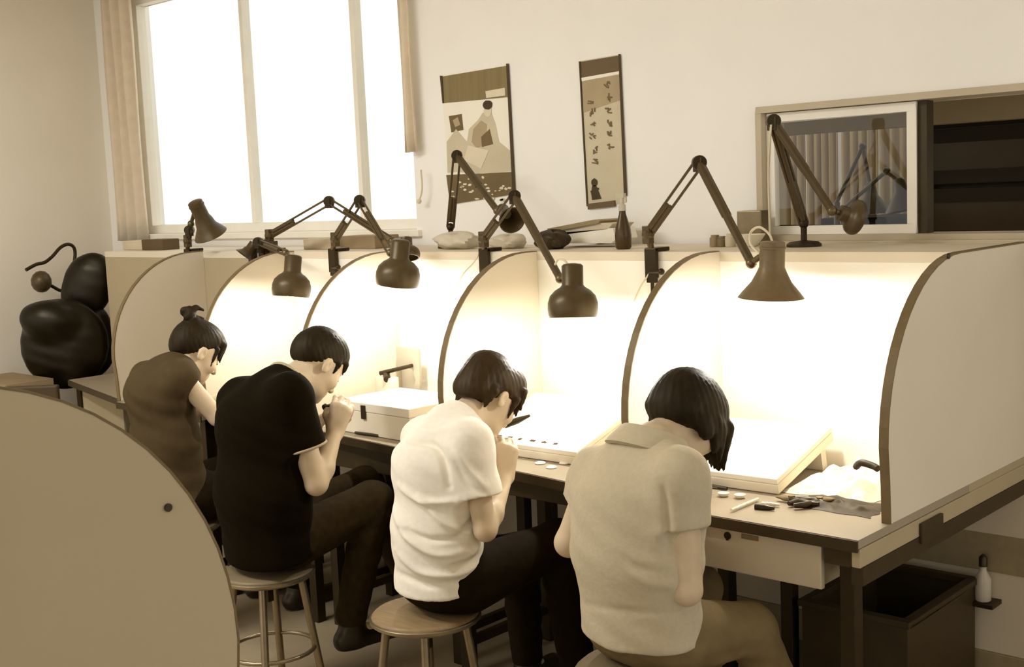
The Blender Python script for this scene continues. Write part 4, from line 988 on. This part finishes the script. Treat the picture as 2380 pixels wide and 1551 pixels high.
# ---- collars
def ring(b, c, ax, r0, r1, hgt, n=32, sx=1.08):
    b.lathe([(r0, 0), (r0 + .006, -.002), (r1 + .006, hgt), (r1, hgt + .002), (r1 - .004, hgt), (r0 - .004, 0.0), (r0, 0)], c, ax, n)
def hoop(c, ax, lat, rl, rf, r, n=36):
    ax = V(ax).normalized(); x = V(lat); x = (x - ax * x.dot(ax)).normalized(); y = ax.cross(x); b = MB()
    pts = [V(c) + x * (rl * math.cos(2 * math.pi * k / n)) + y * (rf * math.sin(2 * math.pi * k / n)) for k in range(n + 1)]
    b.rings(pts, r, 10, False); return b
def collar_crew(m, n=.06):
    def f(sh, nb, nd, H, R):
        hoop(nb + nd * .008, nd, (1, 0, 0), n * 1.16, n * 1.0, .0085).build('collar', m, sh, smooth=True)
    return f
def collar_polo(m):
    def f(sh, nb, nd, H, R):
        b = MB(); b.lathe([(.112, -.010), (.106, .004), (.084, .040), (.079, .044), (.074, .040), (.076, .010), (.098, -.014), (.112, -.010)], nb - nd * .006, nd, 36); b.build('collar', m, sh, smooth=True)
    return f
# ---- stools
def stool(label, x, y, r, zs, seat_mat, rim_mat, group='stools of the workers'):
    t = thing('stool', label, 'stool', (x, y, 0), group)
    b = MB(); b.lathe([(r * .55, -.030), (r - .012, -.030), (r, -.022), (r, -.008), (r - .008, 0), (.002, .002)], (x, y, zs), n=36); b.build('seat', seat_mat, t, smooth=True)
    b = MB(); b.lathe([(r + .001, -.024), (r + .006, -.020), (r + .006, -.012), (r + .001, -.008)], (x, y, zs), n=36); b.build('seat_rim', rim_mat, t, smooth=True)
    for k in range(4):
        a = math.pi / 4 + k * math.pi / 2; b = MB(); b.cyl((x + math.cos(a) * r * .72, y + math.sin(a) * r * .72, zs - .031), (x + math.cos(a) * r * 1.1, y + math.sin(a) * r * 1.1, 0), .0125, n=12); b.build('leg', 'steel', t, smooth=True)
    b = MB(); b.tube([(x + math.cos(a) * r * .95, y + math.sin(a) * r * .95, zs * .36) for a in [k * math.pi / 12 for k in range(25)]], .007, sub=1); b.build('foot_ring', 'steel', t, smooth=True)
    b = MB(); b.box(x - .05, x + .05, y - .05, y + .05, zs - .055, zs - .031); b.box(x - .012, x + .012, y - .012, y + .012, zs - .11, zs - .055); b.build('under_bracket', 'dark_steel', t, bevel=.003)
    return t
CUP = (1.0, 1.15, .6); RELAX = (.55, .8, .45)
def mirror_legs(J, cx, hy, hz, dxR, dxL, knR, knL, anR, anL):
    J['hipR'] = V((cx + .085, hy, hz)); J['hipL'] = V((cx - .085, hy, hz)); J['knR'] = knR; J['knL'] = knL; J['anR'] = anR; J['anL'] = anL
    J['toeR'] = anR + V((.02, .15, -.07)); J['toeL'] = anL + V((-.02, .15, -.07))
    for k in ('toeR', 'toeL'): J[k].z = .03
# ------------------------------------------------ tan shirt (nearest)
c = -.42
J = dict(pelvis=V((c, -.43, .535)), waist=PX(1478, 1275, c), chest=PX(1482, 1168, c), nd=V((.05, .42, .90)).normalized(), neck=PX(1512, 1040, c), head=PX(1588, 978, c + .005))
J.update(shR=PX(1580, 1112, c + .145), elR=PX(1596, 1372, c + .16), wrR=PY(1590, 1225, -.17), shL=PX(1388, 1105, c - .165), elL=PX(1322, 1262, c - .22), wrL=V((c - .14, -.14, .79)))
mirror_legs(J, c, -.40, .52, 0, 0, PX(1740, 1462, c + .15), V((c - .13, .0, .49)), V((c + .19, .02, .09)), V((c - .15, .05, .09)))
person('person in a tan polo shirt with a dark bob, bent over the nearest bench', J, hair_bob, 'shirt_tan', 'trouser_khaki',
       dict(p=.118, w=.112, c=.110, n=.066, cap=.050, cuff=.062, sp=1.42, sc=1.42, drop=-.03, hem=(V((0, -.45, .515)), .1)), math.radians(48), .0, 0, sleeve=.42, hair_mat='hair_black',
       hands=dict(R=((-.1, .5, .85), (.3, -.7, .5), CUP), L=((.5, .8, .2), (-.3, -.3, .9), CUP)), collar=collar_polo('shirt_tan'), build=1.06,
       folds=[([(1540, 1120), (1550, 1200), (1555, 1290)], 10, -.010), ([(1440, 1290), (1480, 1320), (1540, 1330)], 12, -.005), ([(1460, 1330), (1520, 1360), (1600, 1350)], 12, .005), ([(1555, 1360), (1590, 1400), (1600, 1440)], 14, .008), ([(1340, 1400), (1440, 1420), (1560, 1425)], 10, -.003)])
stool('round stool under the tan-shirted worker', c, -.43, .165, .435, 'seat_grey', 'seat_grey')
# ------------------------------------------------ white T-shirt
c = -1.14
J = dict(pelvis=V((c, -.425, .525)), waist=PX(1014, 1235, c), chest=PX(1016, 1085, c), neck=PX(1066, 984, c), head=PX(1130, 924, c))
J.update(shR=PX(1092, 1030, c + .13), elR=PX(1128, 1232, c + .18), wrR=PX(1172, 1112, c + .10), shL=PX(985, 1020, c - .15), elL=V((c - .20, -.22, .66)), wrL=PX(1118, 1090, c - .02))
mirror_legs(J, c, -.39, .52, 0, 0, PX(1295, 1262, c + .14), V((c - .10, .02, .46)), V((c + .17, -.02, .09)), V((c - .12, .06, .09)))
person('person in a white T-shirt with bowl-cut dark hair, in profile at the second bench', J, hair_bowl, 'shirt_white', 'trouser_dark',
       dict(p=.116, w=.100, c=.100, n=.064, cuff=.066, sp=1.30, sc=1.32, drop=-.03, hem=(V((0, -.54, .487)), .17)), math.radians(42), -.05, 0, sleeve=.62, hair_mat='hair_brown', build=.93,
       hands=dict(R=((-.1, .25, .95), (.75, -.6, .1), CUP), L=((.2, .5, .8), (-.6, -.5, .3), CUP)), collar=collar_crew('shirt_white', .062),
       folds=[([(930, 1130), (985, 1165), (1060, 1165)], 8, 0.0135), ([(975, 1155), (1030, 1215), (1090, 1240)], 8, 0.0135), ([(915, 1180), (950, 1250), (1020, 1290), (1100, 1275)], 9, 0.0149), ([(920, 1280), (980, 1330), (1060, 1335), (1110, 1310)], 9, 0.0135), ([(925, 1330), (990, 1360), (1070, 1350)], 8, -0.0095), ([(1060, 1250), (1090, 1220), (1110, 1200)], 8, -0.0135), ([(955, 1030), (1000, 1030), (1025, 1060), (1045, 1130)], 8, -0.0162), ([(1055, 1040), (1085, 1090), (1125, 1130)], 10, 0.0108), ([(1060, 1080), (1090, 1130), (1130, 1150)], 8, -0.0081), ([(960, 990), (1010, 1005), (1060, 990)], 9, 0.0081), ([(935, 1230), (1000, 1255), (1080, 1250)], 7, -0.0108), ([(1030, 1310), (1090, 1290), (1115, 1260)], 8, 0.0108)])
stool('round wooden stool with a pale worn rim under the white-shirted worker', c - .035, -.455, .155, .425, 'wood_seat', 'steel')
# ------------------------------------------------ black T-shirt
c = -1.90
J = dict(pelvis=V((c, -.46, .525)), waist=PX(610, 1145, c), chest=PX(612, 985, c), neck=PX(660, 896, c), head=PX(731, 848, c))
J.update(shR=PX(672, 920, c + .15), elR=PX(735, 1125, c + .20), wrR=PX(778, 1008, c + .14), shL=PX(560, 930, c - .17), elL=V((c - .22, -.25, .74)), wrL=PX(735, 985, c - .04))
mirror_legs(J, c, -.42, .52, 0, 0, PX(868, 1165, c + .13), V((c - .10, .04, .58)), PX(815, 1400, c + .12), V((c - .02, .22, .09)))
J['anR'].z = .20; J['toeR'] = J['anR'] + V((.03, .16, -.07))
person('person in a black T-shirt with short cropped hair, hunched at the third bench', J, hair_short, 'shirt_black', 'trouser_grey',
       dict(p=.128, w=.122, c=.122, n=.074, cuff=.068, sp=1.42, sc=1.42, drop=-.04, hem=(V((0, -.5, .46)), .2)), math.radians(46), -.03, 0, sleeve=.60, build=1.08,
       hands=dict(R=((.05, .35, .9), (.7, -.65, .2), (.8, 1.1, .6)), L=((.2, .8, .45), (-.5, -.2, .8), CUP)), collar=collar_crew('collar_pale', .072), hair_mat='hair_black', cuffs='collar_pale')
stool('round grey stool under the black-shirted worker', c - .01, -.47, .150, .420, 'seat_grey', 'steel')
# ------------------------------------------------ hair bun
c = -2.65
J = dict(pelvis=V((c, -.33, .525)), waist=PX(385, 1020, c), chest=PX(372, 915, c), neck=PX(420, 854, c), head=PX(450, 820, c), bun=PX(438, 731, c))
J.update(shR=PX(420, 878, c + .13), elR=PX(505, 970, c + .19), wrR=V((c + .10, .05, .84)), shL=PX(345, 880, c - .14), elL=V((c - .20, -.12, .80)), wrL=V((c - .06, .06, .86)))
mirror_legs(J, c, -.30, .52, 0, 0, V((c + .12, .10, .56)), V((c - .12, .10, .56)), V((c + .13, .10, .09)), V((c - .13, .10, .09)))
person('person in a brown short-sleeved top with hair up in a bun, at the fourth bench', J, hair_bun, 'shirt_brown', 'trouser_dark',
       dict(p=.116, w=.100, c=.104, n=.060, cuff=.050, cap=.048, sp=1.42, sc=1.36, drop=-.03, hem=(V((0, -.35, .50)), .2)), math.radians(36), -.1, 0, sleeve=.16, build=.95,
       hands=dict(R=((-.3, .9, .2), (.2, -.2, .9), CUP), L=((.4, .9, .2), (-.2, -.2, .9), CUP)), hair_mat='hair_black', amp=.002)
stool('round stool under the worker with a hair bun', c, -.34, .155, .430, 'seat_grey', 'steel')
# small tools in their hands
def held(label, p, q, r=.004, m='tool_black', cat='graver', name='graver'):
    b = MB(); b.rings([p, p.lerp(q, .3), p.lerp(q, .45), q], [r * 1.6, r * 1.9, r, r * .5], 10); return tag(b.build(name, m, smooth=True), label, cat)
held('dark tool held up by the black-shirted worker', PX(752, 948, -1.83), PX(772, 940, -1.80), .006)
held('dark tool held close to the face by the white-shirted worker', PX(1150, 1052, -1.10), PX(1128, 1010, -1.12), .006)
held('dark tool held by the tan-shirted worker', V((-.53, -.06, .80)), V((-.49, .02, .775)), .005)
held('dark tool held by the worker with a hair bun', V((-2.62, .14, .84)), V((-2.60, .22, .79)), .005)
# ================================================================== FAR LEFT CORNER
X = -4.72
t = thing('office_chair', 'black leather office chair with a tilted headrest in the far left corner', 'office chair', (X, .50, 0))
S = SDF(.008); e1 = np.array([.69, .72, 0.]); e3 = np.array([0, 0, 1.]); e2 = np.cross(e3, e1)
def frame3(tilt):  # columns: width, depth, height in the picture-facing plane
    c_, s_ = math.cos(tilt), math.sin(tilt); return np.stack([e1 * c_ - e3 * s_, e2, e1 * s_ + e3 * c_], 1)
S.add(ell(np3(PX(204, 668, X)), (.130, .06, .19), frame3(math.radians(26))), .03); S.add(ell(np3(PX(212, 645, X)), (.125, .055, .12), frame3(math.radians(12))), .03)
blob('headrest', 'leather_black', S, t, wrinkles((), .0008, 2), 1)
S = SDF(.009); S.add(ell(np3(PX(150, 800, X)), (.225, .085, .24), frame3(math.radians(12))), .03); S.add(ell(np3(PX(215, 790, X)), (.12, .08, .20), frame3(0)), .05); S.add(ell(np3(PX(110, 745, X)), (.14, .075, .10), frame3(.2)), .05); S.add(rc(np3(PX(190, 735, X)), np3(PX(185, 780, X)), .06, .09), .03)
blob('backrest', 'leather_black', S, t, wrinkles((), .0010, 4), 1)
S = SDF(.009); S.add(ell((X, .52, .48), (.25, .24, .055)), .03); blob('seat', 'leather_black', S, t, wrinkles((), .002, 6), 1)
b = MB(); b.rings([(X + .02, .62, .50), (X + .02, .62, .75)], .03); b.build('back_support', 'dark_steel', t, smooth=True)
b = MB(); b.cyl((X, .50, .08), (X, .50, .44), .03)
for k in range(5):
    a = k * 2 * math.pi / 5; b.rings([(X, .50, .10), (X + .17 * math.cos(a), .50 + .17 * math.sin(a), .075)], [.025, .016], 10); b.ball((X + .18 * math.cos(a), .50 + .18 * math.sin(a), .03), .0295)
b.build('star_base', 'dark_steel', t, smooth=True)
for u0, v0 in ((100, 655),):
    pass
t = thing('gooseneck_lamp', 'black lamp with a curved neck at the left edge beside the leather chair', 'lamp', tuple(V((PX(95, 660, -5.0).x, PX(95, 660, -5.0).y, 0))))
X2 = -5.0; o = ORG[t.name]
b = MB(); b.cyl((o.x, o.y, 0), (o.x, o.y, .03), .13, n=28); b.cyl((o.x, o.y, .03), V((o.x, o.y, PX(95, 700, X2).z)), .012); b.build('stand', 'dark_steel', t, smooth=True)
b = MB(); b.ball(PX(96, 655, X2), (.055, .055, .06)); b.build('lamp_head', 'lamp_black', t, smooth=True)
b = MB(); b.tube([PX(u, v, X2) for u, v in ((96, 655), (118, 664), (142, 676), (158, 668), (166, 640), (174, 600), (172, 576), (158, 568), (140, 576), (122, 596), (104, 610), (84, 615), (60, 628))], .0095); b.build('curved_neck', 'dark_steel', t, smooth=True)
# low unit with paper at the far left
t = thing('low_cabinet', 'low pale cabinet at the left edge with layered paper on it', 'cabinet', (-4.86, .16, 0))
b = MB(); b.box(-5.12, -4.56, -.06, .27, 0, .62); b.build('carcass', 'bench_side', t, bevel=.004)
b = MB(); b.box(-5.10, -4.58, -.072, -.061, .36, .60); b.box(-5.10, -4.58, -.072, -.061, .06, .33); b.build('drawer_front', 'panel_laminate', t, bevel=.003)
for i, (dz, dx) in enumerate([(.0, 0), (.036, .02), (.072, -.015), (.108, .01)]):
    b = MB(); b.box(-5.08 + dx, -4.62 + dx, -.05, .20, .6205 + dz, .6205 + dz + .034); o = b.build('paper_pile', ['paper_grey', 'panel_laminate', 'paper_grey', 'carton_brown'][i], bevel=.003)
    tag(o, ['bottom layer of paper on the low cabinet at the left edge', 'second layer of paper on the low cabinet at the left edge', 'third layer of paper on the low cabinet at the left edge', 'top layer of paper on the low cabinet at the left edge'][i], 'papers', 'paper layers on the low cabinet')
q = PX(112, 895, -3.75); t = thing('side_chair', 'dark chair with a square back at the left edge, behind the large foreground partition', 'chair', (q.x, q.y + .2, 0)); M = Matrix.Translation((q.x, q.y, 0)) @ Matrix.Rotation(.75, 4, 'Z')
b = MB(); b.box(-.20, .045, -.015, .015, .52, q.z, M); b.build('backrest', 'crate_dark', t, bevel=.01)
b = MB(); b.box(-.21, .055, .02, .36, .44, .475, M); b.build('seat', 'crate_dark', t, bevel=.01)
for xx in (-.19, .035):
    for yy in (.0, .34): MB().box(xx - .014, xx + .014, yy - .014, yy + .014, 0, .44 if yy > .1 else .53, M).build('leg', 'dark_steel', t)
b = MB(); p = PZ(285, 842, DZ); b.box(p.x - .10, p.x + .10, p.y - .06, p.y + .08, DZ + .0005, DZ + .045); tag(b.build('white_carton', 'box_white', bevel=.004), 'white carton on the farthest workbench, left of the brown top', 'box')
